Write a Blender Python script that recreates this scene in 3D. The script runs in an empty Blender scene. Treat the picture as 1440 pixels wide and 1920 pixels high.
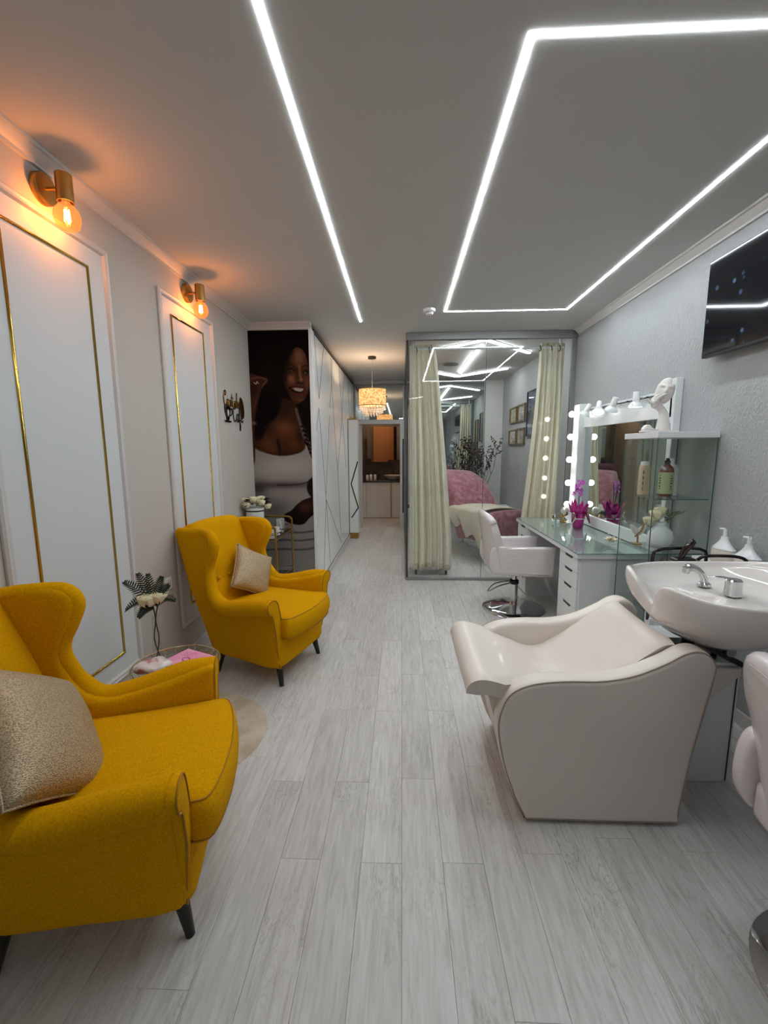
import bpy, bmesh, math, random
import numpy as np
from mathutils import Vector, Matrix, noise
random.seed(7)
PI = math.pi
SC = bpy.context.scene
COL = SC.collection
# ---------------------------------------------------------------- camera
cam_d = bpy.data.cameras.new('camera'); cam = bpy.data.objects.new('camera', cam_d); COL.objects.link(cam)
cam_d.sensor_fit = 'VERTICAL'; cam_d.sensor_height = 24.0; cam_d.lens = 24.0 * 810.3 / 1920.0
cam_d.clip_start = 0.02; cam_d.clip_end = 60
_r = Vector((0.99915186, 0.04077866, -0.00571573)); _u = Vector((-0.00020807, 0.14380593, 0.98960589)); _w = Vector((-0.04117676, 0.98876537, -0.14369245))
cam.matrix_world = Matrix(((_r.x, _u.x, -_w.x, 0), (_r.y, _u.y, -_w.y, 0), (_r.z, _u.z, -_w.z, 1.5), (0, 0, 0, 1)))
SC.camera = cam
# ---------------------------------------------------------------- world, exposure
wd = bpy.data.worlds.new('world'); SC.world = wd; wd.use_nodes = True
wd.node_tree.nodes['Background'].inputs[0].default_value = (0.5, 0.6, 0.8, 1); wd.node_tree.nodes['Background'].inputs[1].default_value = 0.3
SC.view_settings.view_transform = 'Standard'; SC.view_settings.look = 'None'
SC.view_settings.exposure = 0.0; SC.view_settings.gamma = 1.0; SC.view_settings.use_curve_mapping = False
LED_POWER = 80.0
cy = SC.cycles
cy.use_denoising = True; cy.max_bounces = 9; cy.diffuse_bounces = 5; cy.glossy_bounces = 6; cy.transmission_bounces = 8; cy.transparent_max_bounces = 24
cy.caustics_reflective = False; cy.caustics_refractive = False; cy.sample_clamp_indirect = 6.0

# daylight entering through the shop window behind the camera
def area(name, loc, rot, sx, sy, power, color):
    l = bpy.data.lights.new(name, 'AREA'); l.shape = 'RECTANGLE'; l.size = sx; l.size_y = sy; l.energy = power; l.color = color
    o = bpy.data.objects.new(name, l); COL.objects.link(o); o.location = loc; o.rotation_euler = rot; return o
area('window_daylight', (0.1, -2.35, 1.5), (math.radians(90), 0, 0), 2.6, 1.9, 5.0, (0.86, 0.93, 1.0))

# ---------------------------------------------------------------- helpers
def s2l(c): c /= 255.0; return c / 12.92 if c <= 0.04045 else ((c + 0.055) / 1.055) ** 2.4
def hx(h): return tuple(s2l(int(h[i:i+2], 16)) for i in (0, 2, 4)) + (1,)
def nodes(name):
    m = bpy.data.materials.new(name); m.use_nodes = True; nt = m.node_tree
    return m, nt, nt.nodes['Principled BSDF'], nt.nodes['Material Output']
def mat(name, col, rough=0.5, metal=0.0, bump=None, var=None, coat=0, sheen=0, spec=None, trans=0, emit=None, sub=0):
    """bump = (scale, strength, distance[, stretch]); var = (scale, second colour, contrast low, high[, stretch])"""
    m, nt, b, out = nodes(name)
    c = hx(col) if isinstance(col, str) else col
    b.inputs['Base Color'].default_value = c; b.inputs['Roughness'].default_value = rough; b.inputs['Metallic'].default_value = metal
    if coat: b.inputs['Coat Weight'].default_value = coat; b.inputs['Coat Roughness'].default_value = 0.05
    if sheen: b.inputs['Sheen Weight'].default_value = sheen; b.inputs['Sheen Roughness'].default_value = 0.4
    if spec is not None: b.inputs['Specular IOR Level'].default_value = spec
    if trans: b.inputs['Transmission Weight'].default_value = trans
    if sub: b.inputs['Subsurface Weight'].default_value = sub; b.inputs['Subsurface Scale'].default_value = 0.02
    if emit: b.inputs['Emission Color'].default_value = hx(emit[0]); b.inputs['Emission Strength'].default_value = emit[1]
    tc = None
    def coords(stretch):
        nonlocal tc
        tc = tc or nt.nodes.new('ShaderNodeTexCoord')
        mp = nt.nodes.new('ShaderNodeMapping'); mp.inputs['Scale'].default_value = stretch or (1, 1, 1)
        nt.links.new(tc.outputs['Object'], mp.inputs['Vector']); return mp.outputs[0]
    if var:
        n = nt.nodes.new('ShaderNodeTexNoise'); n.inputs['Scale'].default_value = var[0]; n.inputs['Detail'].default_value = 5
        nt.links.new(coords(var[4] if len(var) > 4 else None), n.inputs['Vector'])
        r = nt.nodes.new('ShaderNodeValToRGB'); r.color_ramp.elements[0].position = var[2]; r.color_ramp.elements[1].position = var[3]
        r.color_ramp.elements[0].color = c; r.color_ramp.elements[1].color = hx(var[1])
        nt.links.new(n.outputs[0], r.inputs[0]); nt.links.new(r.outputs[0], b.inputs['Base Color'])
    if bump:
        n = nt.nodes.new('ShaderNodeTexNoise'); n.inputs['Scale'].default_value = bump[0]; n.inputs['Detail'].default_value = 3
        nt.links.new(coords(bump[3] if len(bump) > 3 else None), n.inputs['Vector'])
        bp = nt.nodes.new('ShaderNodeBump'); bp.inputs['Strength'].default_value = bump[1]; bp.inputs['Distance'].default_value = bump[2]
        nt.links.new(n.outputs[0], bp.inputs['Height']); nt.links.new(bp.outputs[0], b.inputs['Normal'])
    return m
def glass(name, tint='f2fbf7', refl=1.0, rough=0.0):
    m, nt, b, out = nodes(name); nt.nodes.remove(b)
    t = nt.nodes.new('ShaderNodeBsdfTransparent'); t.inputs[0].default_value = hx(tint)
    g = nt.nodes.new('ShaderNodeBsdfGlossy'); g.inputs['Roughness'].default_value = rough
    N = nt.nodes.new; L = nt.links.new
    ge = N('ShaderNodeNewGeometry'); dt = N('ShaderNodeVectorMath'); dt.operation = 'DOT_PRODUCT'; L(ge.outputs['Normal'], dt.inputs[0]); L(ge.outputs['Incoming'], dt.inputs[1])
    ab = N('ShaderNodeMath'); ab.operation = 'ABSOLUTE'; L(dt.outputs['Value'], ab.inputs[0])
    iv = N('ShaderNodeMath'); iv.operation = 'SUBTRACT'; iv.inputs[0].default_value = 1.0; L(ab.outputs[0], iv.inputs[1])
    pw = N('ShaderNodeMath'); pw.operation = 'POWER'; pw.inputs[1].default_value = 5.0; L(iv.outputs[0], pw.inputs[0])
    ma = N('ShaderNodeMath'); ma.operation = 'MULTIPLY_ADD'; ma.use_clamp = True; ma.inputs[1].default_value = 0.9; ma.inputs[2].default_value = 0.035*refl; L(pw.outputs[0], ma.inputs[0])
    mx = N('ShaderNodeMixShader')
    L(ma.outputs[0], mx.inputs[0]); L(t.outputs[0], mx.inputs[1]); L(g.outputs[0], mx.inputs[2]); L(mx.outputs[0], out.inputs[0]); return m
def emit(name, col, strength):
    m, nt, b, out = nodes(name); nt.nodes.remove(b)
    e = nt.nodes.new('ShaderNodeEmission'); e.inputs[0].default_value = hx(col) if isinstance(col, str) else col; e.inputs[1].default_value = strength
    nt.links.new(e.outputs[0], out.inputs[0]); return m

class MB:
    """collects shapes into one mesh"""
    def __init__(s): s.v = []; s.f = []
    def add(s, vs, fs):
        o = len(s.v); s.v += [tuple(v) for v in vs]; s.f += [tuple(i + o for i in f) for f in fs]; return s
    def box(s, x0, y0, z0, x1, y1, z1, M=None, bev=0):
        if bev:
            b = min(bev, abs(x1-x0)/2.01, abs(y1-y0)/2.01, abs(z1-z0)/2.01)
            vs = []; idx = {}
            for i, X in enumerate((x0, x1)):
                for j, Y in enumerate((y0, y1)):
                    for k, Z in enumerate((z0, z1)):
                        sx, sy, sz = (1, -1)[i] * b, (1, -1)[j] * b, (1, -1)[k] * b
                        idx[i, j, k] = len(vs)
                        vs += [(X, Y + sy, Z + sz), (X + sx, Y, Z + sz), (X + sx, Y + sy, Z)]
            g = lambda i, j, k, a: idx[i, j, k] + a
            fs = [(g(0,0,0,0), g(0,0,1,0), g(0,1,1,0), g(0,1,0,0)), (g(1,0,0,0), g(1,1,0,0), g(1,1,1,0), g(1,0,1,0)),
                  (g(0,0,0,1), g(1,0,0,1), g(1,0,1,1), g(0,0,1,1)), (g(0,1,0,1), g(0,1,1,1), g(1,1,1,1), g(1,1,0,1)),
                  (g(0,0,0,2), g(0,1,0,2), g(1,1,0,2), g(1,0,0,2)), (g(0,0,1,2), g(1,0,1,2), g(1,1,1,2), g(0,1,1,2))]
            for j in (0, 1):
                for k in (0, 1): fs.append((g(0,j,k,1), g(1,j,k,1), g(1,j,k,2), g(0,j,k,2)))
            for i in (0, 1):
                for k in (0, 1): fs.append((g(i,0,k,0), g(i,1,k,0), g(i,1,k,2), g(i,0,k,2)))
            for i in (0, 1):
                for j in (0, 1): fs.append((g(i,j,0,0), g(i,j,1,0), g(i,j,1,1), g(i,j,0,1)))
            for i in (0, 1):
                for j in (0, 1):
                    for k in (0, 1): fs.append((g(i,j,k,0), g(i,j,k,1), g(i,j,k,2)))
        else:
            vs = [(x0,y0,z0),(x1,y0,z0),(x1,y1,z0),(x0,y1,z0),(x0,y0,z1),(x1,y0,z1),(x1,y1,z1),(x0,y1,z1)]
            fs = [(0,3,2,1),(4,5,6,7),(0,1,5,4),(1,2,6,5),(2,3,7,6),(3,0,4,7)]
        if M is not None: vs = [M @ Vector(v) for v in vs]
        return s.add(vs, fs)
    def cbox(s, c, d, M=None, bev=0):
        return s.box(c[0]-d[0]/2, c[1]-d[1]/2, c[2]-d[2]/2, c[0]+d[0]/2, c[1]+d[1]/2, c[2]+d[2]/2, M, bev)
    def lathe(s, prof, c=(0, 0, 0), seg=24, M=None, sx=1, sy=1):
        """prof: (r, z) list along the axis z"""
        vs = []; fs = []
        for r, z in prof:
            for k in range(seg):
                a = 2*PI*k/seg; vs.append(Vector((c[0] + sx*r*math.cos(a), c[1] + sy*r*math.sin(a), c[2] + z)))
        n = len(prof)
        for i in range(n-1):
            for k in range(seg):
                k2 = (k+1) % seg; fs.append((i*seg+k, i*seg+k2, (i+1)*seg+k2, (i+1)*seg+k))
        if prof[0][0] > 1e-5 and prof[-1][0] > 1e-5 and prof[0] != prof[-1] and n > 2:
            for k in range(seg): k2 = (k+1) % seg; fs.append(((n-1)*seg+k, (n-1)*seg+k2, k2, k))
        if M is not None: vs = [M @ v for v in vs]
        return s.add(vs, fs)
    def cyl(s, p0, p1, r0, r1=None, seg=16):
        return s.tube([p0, p1], [r0, r0 if r1 is None else r1], seg)
    def tube(s, pts, r, seg=8, closed=False, smooth=0, flat=None):
        pts = [Vector(p) for p in pts]
        rs = [r]*len(pts) if not hasattr(r, '__len__') else list(r)
        if smooth:
            pts, rs = catmull(pts, rs, smooth, closed)
        n = len(pts); vs = []; fs = []; prev = None
        for i in range(n):
            if closed: t = pts[(i+1) % n] - pts[i-1]
            else: t = pts[min(i+1, n-1)] - pts[max(i-1, 0)]
            if t.length < 1e-9: t = Vector((0, 0, 1))
            t.normalize()
            if prev is None:
                a = Vector((0, 0, 1)) if abs(t.z) < 0.9 else Vector((1, 0, 0)); nrm = t.cross(a).normalized()
            else:
                nrm = (prev - t*prev.dot(t)); nrm = nrm.normalized() if nrm.length > 1e-6 else t.orthogonal().normalized()
            prev = nrm; bn = t.cross(nrm)
            for k in range(seg):
                a = 2*PI*k/seg; d = nrm*math.cos(a) + bn*math.sin(a)
                if flat: d = Vector((d.x*flat[0], d.y*flat[1], d.z*flat[2]))
                vs.append(pts[i] + d*rs[i])
        for i in range(n if closed else n-1):
            j = (i+1) % n
            for k in range(seg):
                k2 = (k+1) % seg; fs.append((i*seg+k, i*seg+k2, j*seg+k2, j*seg+k))
        if not closed: fs.append(tuple(range(seg))[::-1]); fs.append(tuple((n-1)*seg+k for k in range(seg)))
        return s.add(vs, fs)
    def ball(s, c, r, seg=12, rings=8, M=None, fn=None):
        if not hasattr(r, '__len__'): r = (r, r, r)
        vs = []; fs = []
        for i in range(rings+1):
            th = PI*i/rings
            for k in range(seg):
                a = 2*PI*k/seg; p = Vector((r[0]*math.sin(th)*math.cos(a), r[1]*math.sin(th)*math.sin(a), r[2]*math.cos(th)))
                if fn: p = fn(p)
                if M is not None: p = M @ p
                vs.append(p + Vector(c))
        for i in range(rings):
            for k in range(seg):
                k2 = (k+1) % seg; fs.append((i*seg+k, (i+1)*seg+k, (i+1)*seg+k2, i*seg+k2))
        return s.add(vs, fs)
    def prism(s, poly, plane, a, b):
        """outline poly (2D) in plane 'xz','yz','xy' extruded from a to b on the third axis"""
        def P(q, t): return {'xz': (q[0], t, q[1]), 'yz': (t, q[0], q[1]), 'xy': (q[0], q[1], t)}[plane]
        n = len(poly)
        return s.add([P(q, a) for q in poly] + [P(q, b) for q in poly],
                     [tuple(range(n))[::-1], tuple(range(n, 2*n))] + [(i, (i+1) % n, (i+1) % n + n, i+n) for i in range(n)])
    def slab(s, poly, plane, a, b, r=0.02, n=3, warp=None):
        """like prism with rounded rims: outline shrinks towards both faces"""
        P2 = [Vector((p[0], p[1])) for p in poly]; N = len(P2)
        area = sum(P2[i].x*P2[(i+1) % N].y - P2[(i+1) % N].x*P2[i].y for i in range(N))
        sg = 1 if area > 0 else -1; nr = []
        for i in range(N):
            t = (P2[(i+1) % N] - P2[i-1]).normalized(); nr.append(Vector((-t.y, t.x))*sg)
        d = 1 if b > a else -1
        R = [(a + d*r*(1-math.cos(PI/2*i/n)), r*(1-math.sin(PI/2*i/n))) for i in range(n+1)]
        R += [(b - d*r*(1-math.cos(PI/2*i/n)), r*(1-math.sin(PI/2*i/n))) for i in range(n, -1, -1)]
        vs = []; fs = []
        P0 = lambda q, t: Vector({'xz': (q[0], t, q[1]), 'yz': (t, q[0], q[1]), 'xy': (q[0], q[1], t)}[plane])
        for t, ins in R:
            for q, m in zip(P2, nr): vs.append(P0(q + m*ins, t))
        for i in range(len(R)-1):
            for k in range(N):
                k2 = (k+1) % N; fs.append((i*N+k, i*N+k2, (i+1)*N+k2, (i+1)*N+k))
        fs.append(tuple(range(N))[::-1]); fs.append(tuple((len(R)-1)*N+k for k in range(N)))
        if warp is None: return s.add(vs, fs)
        bm = bmesh.new(); bv = [bm.verts.new(v) for v in vs]
        for f in fs: bm.faces.new([bv[i] for i in f])
        bm.normal_update()
        bmesh.ops.triangulate(bm, faces=[f for f in bm.faces if len(f.verts) > 4], ngon_method='BEAUTY')
        for _ in range(4):
            le = [e for e in bm.edges if e.calc_length() > 0.07]
            if not le: break
            bmesh.ops.subdivide_edges(bm, edges=le, cuts=1); bmesh.ops.triangulate(bm, faces=[f for f in bm.faces if len(f.verts) > 4])
        bm.verts.index_update(); vs = [warp(v.co.copy()) for v in bm.verts]; fs = [tuple(v.index for v in f.verts) for f in bm.faces]; bm.free()
        return s.add(vs, fs)
    def grid(s, fn, nu, nv, cu=False, cv=False):
        vs = [fn(i/(nu if cu else nu-1), j/(nv if cv else nv-1)) for j in range(nv) for i in range(nu)]; fs = []
        for j in range(nv if cv else nv-1):
            for i in range(nu if cu else nu-1):
                i2 = (i+1) % nu; j2 = (j+1) % nv; fs.append((j*nu+i, j*nu+i2, j2*nu+i2, j2*nu+i))
        return s.add(vs, fs)
    def sheet(s, fn, nu, nv, th):
        """open surface fn(u,v) given a thickness along its normal, rim closed"""
        P = [[Vector(fn(i/(nu-1), j/(nv-1))) for i in range(nu)] for j in range(nv)]
        top = []; bot = []
        for j in range(nv):
            for i in range(nu):
                du = P[j][min(i+1, nu-1)] - P[j][max(i-1, 0)]; dv = P[min(j+1, nv-1)][i] - P[max(j-1, 0)][i]
                nn = du.cross(dv); nn = nn.normalized() if nn.length > 1e-12 else Vector((0, 0, 1))
                top.append(P[j][i] + nn*th/2); bot.append(P[j][i] - nn*th/2)
        n = nu*nv; fs = []
        for j in range(nv-1):
            for i in range(nu-1):
                a = j*nu+i; fs.append((a, a+1, a+1+nu, a+nu)); fs.append((a+n, a+nu+n, a+1+nu+n, a+1+n))
        rim = [i for i in range(nu)] + [j*nu+nu-1 for j in range(1, nv)] + [(nv-1)*nu+i for i in range(nu-2, -1, -1)] + [j*nu for j in range(nv-2, 0, -1)]
        for k in range(len(rim)):
            a, b = rim[k], rim[(k+1) % len(rim)]; fs.append((a, a+n, b+n, b))
        return s.add(top + bot, fs)
    def rbox(s, size, r, n=8, c=(0, 0, 0), fn=None, M=None):
        """rounded box on a dense cube grid so that fn(Vector) may puff it"""
        h = [x/2 for x in size]; vid = {}; vs = []; fs = []
        def V(i, j, k):
            key = (i, j, k)
            if key not in vid:
                def w(t, hh):   # denser near the ends
                    u = 2*t/n-1; return hh*(math.sin(u*PI/2)*0.45 + u*0.55)
                p = Vector((w(i, h[0]), w(j, h[1]), w(k, h[2])))
                q = Vector([max(-(hh-r), min(hh-r, a)) for a, hh in zip(p, h)])
                d = p - q; p2 = q + d.normalized()*r if d.length > 1e-9 else p
                if fn: p2 = fn(p2)
                if M is not None: p2 = M @ p2
                vid[key] = len(vs); vs.append(p2 + Vector(c))
            return vid[key]
        for a in range(n):
            for b in range(n):
                fs.append((V(a, b, 0), V(a, b+1, 0), V(a+1, b+1, 0), V(a+1, b, 0))); fs.append((V(a, b, n), V(a+1, b, n), V(a+1, b+1, n), V(a, b+1, n)))
                fs.append((V(a, 0, b), V(a+1, 0, b), V(a+1, 0, b+1), V(a, 0, b+1))); fs.append((V(a, n, b), V(a, n, b+1), V(a+1, n, b+1), V(a+1, n, b)))
                fs.append((V(0, a, b), V(0, a, b+1), V(0, a+1, b+1), V(0, a+1, b))); fs.append((V(n, a, b), V(n, a+1, b), V(n, a+1, b+1), V(n, a, b+1)))
        return s.add(vs, fs)
    def xf(s, M): s.v = [tuple(M @ Vector(v)) for v in s.v]; return s
    def build(s, name, m, parent=None, smooth=35, sub=0, kind=None, label=None):
        me = bpy.data.meshes.new(name); me.from_pydata(s.v, [], s.f)
        bm = bmesh.new(); bm.from_mesh(me); bmesh.ops.remove_doubles(bm, verts=bm.verts, dist=1e-6); bmesh.ops.recalc_face_normals(bm, faces=bm.faces); bm.to_mesh(me); bm.free()
        o = bpy.data.objects.new(name, me); COL.objects.link(o)
        for mm in (m if isinstance(m, (list, tuple)) else [m]): me.materials.append(mm)
        if smooth:
            me.shade_smooth()
            if smooth < 180: me.set_sharp_from_angle(angle=math.radians(smooth))
        if sub:
            md = o.modifiers.new('sub', 'SUBSURF'); md.levels = sub; md.render_levels = sub
        if parent is not None: o.parent = parent
        if kind: o['kind'] = kind
        if label: o['label'] = label
        return o
def catmull(pts, rs=None, n=4, closed=False):
    N = len(pts); out = []; ro = []; rs = rs or [0]*N
    for i in range(N if closed else N-1):
        if closed: p = [pts[(i+k-1) % N] for k in range(4)]; q = [rs[(i+k-1) % N] for k in range(4)]
        else: p = [pts[max(0, min(N-1, i+k-1))] for k in range(4)]; q = [rs[max(0, min(N-1, i+k-1))] for k in range(4)]
        for j in range(n):
            t = j/n; c = (-0.5*t**3+t*t-0.5*t, 1.5*t**3-2.5*t*t+1, -1.5*t**3+2*t*t+0.5*t, 0.5*t**3-0.5*t*t)
            out.append(p[0]*c[0]+p[1]*c[1]+p[2]*c[2]+p[3]*c[3]); ro.append(sum(a*b for a, b in zip(q, c)))
    if not closed: out.append(pts[-1]); ro.append(rs[-1])
    return out, ro
def curve2(pts, n=4, closed=True):
    o, _ = catmull([Vector((p[0], p[1], 0)) for p in pts], None, n, closed); return [(v.x, v.y) for v in o]
def tag(o, label, cat, group=None):
    o['label'] = label; o['category'] = cat
    if group: o['group'] = group
    return o
def thing(name, label, cat, loc=(0, 0, 0), rz=0.0, group=None):
    o = bpy.data.objects.new(name, None); COL.objects.link(o); o.empty_display_size = 0.05
    o.location = loc; o.rotation_euler = (0, 0, rz); return tag(o, label, cat, group)
def copy_tree(o, parent=None):
    c = o.copy(); COL.objects.link(c)
    if parent is not None: c.parent = parent
    for ch in [x for x in bpy.data.objects if x.parent is o]: copy_tree(ch, c)
    return c
def struct(o): o['kind'] = 'structure'; return o
def RZ(a): return Matrix.Rotation(a, 4, 'Z')
def RX(a): return Matrix.Rotation(a, 4, 'X')
def RY(a): return Matrix.Rotation(a, 4, 'Y')
def T(x, y, z): return Matrix.Translation((x, y, z))

# ---------------------------------------------------------------- materials
M = {}
M['ceiling'] = mat('ceiling_paint', 'c9c8c6', 0.9, bump=(60, 0.05, 0.002))
M['wall_left'] = mat('greige_wallpaper', 'bfb8b1', 0.8, bump=(140, 0.25, 0.001))
M['wall_right'] = mat('embossed_wallpaper', 'a8aaab', 0.75, bump=(70, 1.0, 0.008, (1, 1, 0.75)))
M['wall_white'] = mat('white_wall', 'd9d9d7', 0.8)
M['panel'] = mat('satin_white_panel', 'd0d2d4', 0.55, bump=(300, 0.08, 0.0006))
M['trim'] = mat('white_trim', 'cdc9c7', 0.45)
M['gold'] = mat('polished_gold', 'c9a552', 0.18, 1.0, bump=(9, 0.35, 0.004, (1, 1, 0.6)))
M['gold_s'] = mat('satin_gold', 'b08e50', 0.34, 1.0)
M['gloss_white'] = mat('gloss_white', 'eef1f2', 0.25, coat=0.2)
M['white'] = mat('white_lacquer', 'e4e6e7', 0.35)
M['chrome'] = mat('chrome', 'd8d8d8', 0.08, 1.0)
M['steel'] = mat('brushed_steel', 'a9abad', 0.3, 1.0)
M['alu'] = mat('grey_aluminium', '9b9b9b', 0.4, 0.7)
M['black'] = mat('black_plastic', '101010', 0.3)
M['black_wood'] = mat('black_wood', '0c0a0a', 0.3)
M['dark'] = mat('dark_groove', '3a3c3e', 0.5)
M['glass'] = glass('clear_glass', 'fcfefd', 1.0)
M['glass_v'] = glass('vitrine_glass', 'fcfefd', 1.0)
M['glass_edge'] = mat('green_glass_edge', '2f5a50', 0.1, coat=0.5)
M['mirror'] = mat('mirror_silver', 'cdd6d4', 0.015, 1.0)
M['led'] = emit('led_strip_glow', (0.88, 0.97, 1.0, 1), LED_POWER)
M['yellow'] = mat('mustard_wool', 'dda000', 0.9, bump=(420, 0.35, 0.0012), var=(180, 'c08700', 0.35, 0.75), spec=0.08)
M['seam'] = mat('mustard_piping', 'a87400', 0.85)
M['leather'] = mat('cream_leatherette', 'e3d8cf', 0.36, bump=(220, 0.08, 0.0008), coat=0.12)
M['chair_white'] = mat('wrapped_white_leatherette', 'dfd6d6', 0.25, bump=(9, 0.5, 0.008, (1, 1, 2.5)), coat=0.6)
M['ceramic'] = mat('white_ceramic', 'e6dfdb', 0.12, coat=0.6)
M['curtain'] = mat('natural_linen', 'efe8d6', 0.9, bump=(260, 0.25, 0.001, (1, 1, 0.3)), var=(90, 'dfd6c2', 0.35, 0.7, (1, 1, 0.15)))
M['plush'] = mat('dusty_pink_plush', '8d5260', 0.9, bump=(30, 0.6, 0.008), var=(14, 'b37c8a', 0.42, 0.68), sheen=0.6)
M['towel'] = mat('beige_fleece', 'cdc4b2', 0.95, bump=(150, 0.5, 0.003), sheen=0.3)
# ================================================================ room shell
ZC = 2.73; XL = -1.53; XR = 1.85; XC = -0.885; YM = 4.43; YG = 4.856; YB = 8.2; Y0 = -2.6
def wall(name, box, m): return struct(MB().box(*box).build(name, m, smooth=0))
wall('ceiling', (XL-0.2, Y0-0.2, ZC, XR+0.2, 10.1, ZC+0.12), M['ceiling'])
wall('wall_left', (XL-0.15, Y0, 0, XL, YM, ZC), M['wall_left'])
wall('wall_right', (XR, Y0, 0, XR+0.15, YB, ZC), M['wall_right'])
wall('wall_rear', (XL-0.15, Y0-0.15, 0, XR+0.15, Y0, ZC), mat('rear_wall_grey', '8f9194', 0.8))
wall('wall_mural', (XL-0.15, YM, 0, XC-0.03, YM+0.1, ZC), M['wall_white'])
wall('wall_corridor', (XC-0.2, YM+0.1, 0, XC-0.06, YB, ZC), M['wall_white'])
# end wall of the corridor with the doorway, and the cubicle's back wall
wall('wall_end_left', (XC-0.06, YB, 0, -0.86, YB+0.12, ZC), M['wall_white'])
wall('wall_end_right', (0.02, YB, 0, 0.08, YB+0.12, ZC), M['wall_white'])
wall('wall_cubicle_back', (0.08, YB, 0, XR+0.15, YB+0.12, ZC), M['wall_white'])
# washroom shell beyond the door
wall('wall_washroom_left', (-1.25, YB+0.12, 0, -1.10, 10.0, ZC), mat('washroom_paint', '9a8a7c', 0.7))
wall('wall_washroom_right', (0.35, YB+0.12, 0, 0.5, 10.0, ZC), bpy.data.materials['washroom_paint'])
wall('wall_washroom_back', (-1.25, 9.95, 0, 0.5, 10.1, ZC), mat('brown_stone_wall', '4b3f36', 0.5, var=(3, '6b5b4e', 0.4, 0.7)))
wall('wall_washroom_front', (-1.25, YB+0.13, 0, -0.87, YB+0.2, ZC), bpy.data.materials['washroom_paint'])
wall('wall_washroom_front_right', (0.03, YB+0.13, 0, 0.5, YB+0.2, ZC), bpy.data.materials['washroom_paint'])

# ---- floor of single planks
floor = wall('floor', (XL-0.15, Y0, -0.12, XR+0.15, 10.0, -0.009), mat('floor_underlay', '77726c', 0.8))
def plank_mat():
    m, nt, b, out = nodes('whitewashed_oak')
    N = nt.nodes.new; L = nt.links.new
    tc = N('ShaderNodeTexCoord'); oi = N('ShaderNodeObjectInfo')
    cb = N('ShaderNodeCombineXYZ'); mu = N('ShaderNodeMath'); mu.operation = 'MULTIPLY'; mu.inputs[1].default_value = 61.0
    L(oi.outputs['Random'], mu.inputs[0]); L(mu.outputs[0], cb.inputs[0]); L(mu.outputs[0], cb.inputs[1]); L(mu.outputs[0], cb.inputs[2])
    va = N('ShaderNodeVectorMath'); L(tc.outputs['Object'], va.inputs[0]); L(cb.outputs[0], va.inputs[1])
    def nz(scale, det, stretch, dist=0.0):
        mp = N('ShaderNodeMapping'); mp.inputs['Scale'].default_value = stretch; L(va.outputs[0], mp.inputs[0])
        n = N('ShaderNodeTexNoise'); n.inputs['Scale'].default_value = scale; n.inputs['Detail'].default_value = det; n.inputs['Distortion'].default_value = dist
        L(mp.outputs[0], n.inputs['Vector']); return n.outputs[0]
    grain = nz(7, 6, (9, 0.8, 1), 0.8); cath = nz(5, 3, (3.2, 0.8, 1), 2.2); cloud = nz(2.5, 2, (1.5, 0.7, 1))
    # ring lines (cathedral grain)
    s1 = N('ShaderNodeMath'); s1.operation = 'MULTIPLY'; s1.inputs[1].default_value = 46; L(cath, s1.inputs[0])
    s2 = N('ShaderNodeMath'); s2.operation = 'SINE'; L(s1.outputs[0], s2.inputs[0])
    r0 = N('ShaderNodeMapRange'); r0.inputs[1].default_value = 0.55; r0.inputs[2].default_value = 1.0; r0.inputs[3].default_value = 0; r0.inputs[4].default_value = 1; L(s2.outputs[0], r0.inputs[0])
    rg = N('ShaderNodeValToRGB'); e = rg.color_ramp.elements
    e[0].position = 0.22; e[0].color = hx('b3afac'); e[1].position = 0.70; e[1].color = hx('d8d6d4'); ee = rg.color_ramp.elements.new(0.45); ee.color = hx('cac7c4')
    L(grain, rg.inputs[0])
    mx = N('ShaderNodeMix'); mx.data_type = 'RGBA'; mx.blend_type = 'MULTIPLY'; L(rg.outputs[0], mx.inputs[6]); mx.inputs[7].default_value = hx('b8b3ae')
    cf = N('ShaderNodeMapRange'); cf.inputs[1].default_value = 0.45; cf.inputs[2].default_value = 0.7; cf.inputs[3].default_value = 0.0; cf.inputs[4].default_value = 0.55; L(cloud, cf.inputs[0])
    m3 = N('ShaderNodeMath'); m3.operation = 'MULTIPLY'; L(r0.outputs[0], m3.inputs[0]); L(cf.outputs[0], m3.inputs[1]); L(m3.outputs[0], mx.inputs[0])
    # plank to plank brightness
    hv = N('ShaderNodeHueSaturation'); vr = N('ShaderNodeMapRange'); vr.inputs[3].default_value = 0.90; vr.inputs[4].default_value = 1.04; L(oi.outputs['Random'], vr.inputs[0])
    L(vr.outputs[0], hv.inputs['Value']); L(mx.outputs[2], hv.inputs['Color']); L(hv.outputs[0], b.inputs['Base Color'])
    b.inputs['Roughness'].default_value = 0.42
    bp = N('ShaderNodeBump'); bp.inputs['Strength'].default_value = 0.1; bp.inputs['Distance'].default_value = 0.001; L(grain, bp.inputs['Height']); L(bp.outputs[0], b.inputs['Normal'])
    return m
M['plank'] = plank_mat()
PW = 0.1495; PL = 0.93
def plank_mesh(w, l):
    e = 0.0007; g = 0.0002; me = bpy.data.meshes.new('plank')
    x, y = w/2-g, l/2-g
    vs = [(-x,-y,-0.008),(x,-y,-0.008),(x,y,-0.008),(-x,y,-0.008),(-x,-y,-0.0015),(x,-y,-0.0015),(x,y,-0.0015),(-x,y,-0.0015),(-x+e,-y+e,0),(x-e,-y+e,0),(x-e,y-e,0),(-x+e,y-e,0)]
    fs = [(8,9,10,11)]
    for a in (0, 4):
        for i in range(4): j = (i+1) % 4; fs.append((a+i, a+j, a+4+j, a+4+i))
    me.from_pydata(vs, [], fs); me.materials.append(M['plank']); me.update(); return me
pm = plank_mesh(PW, PL); pcache = {}
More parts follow.
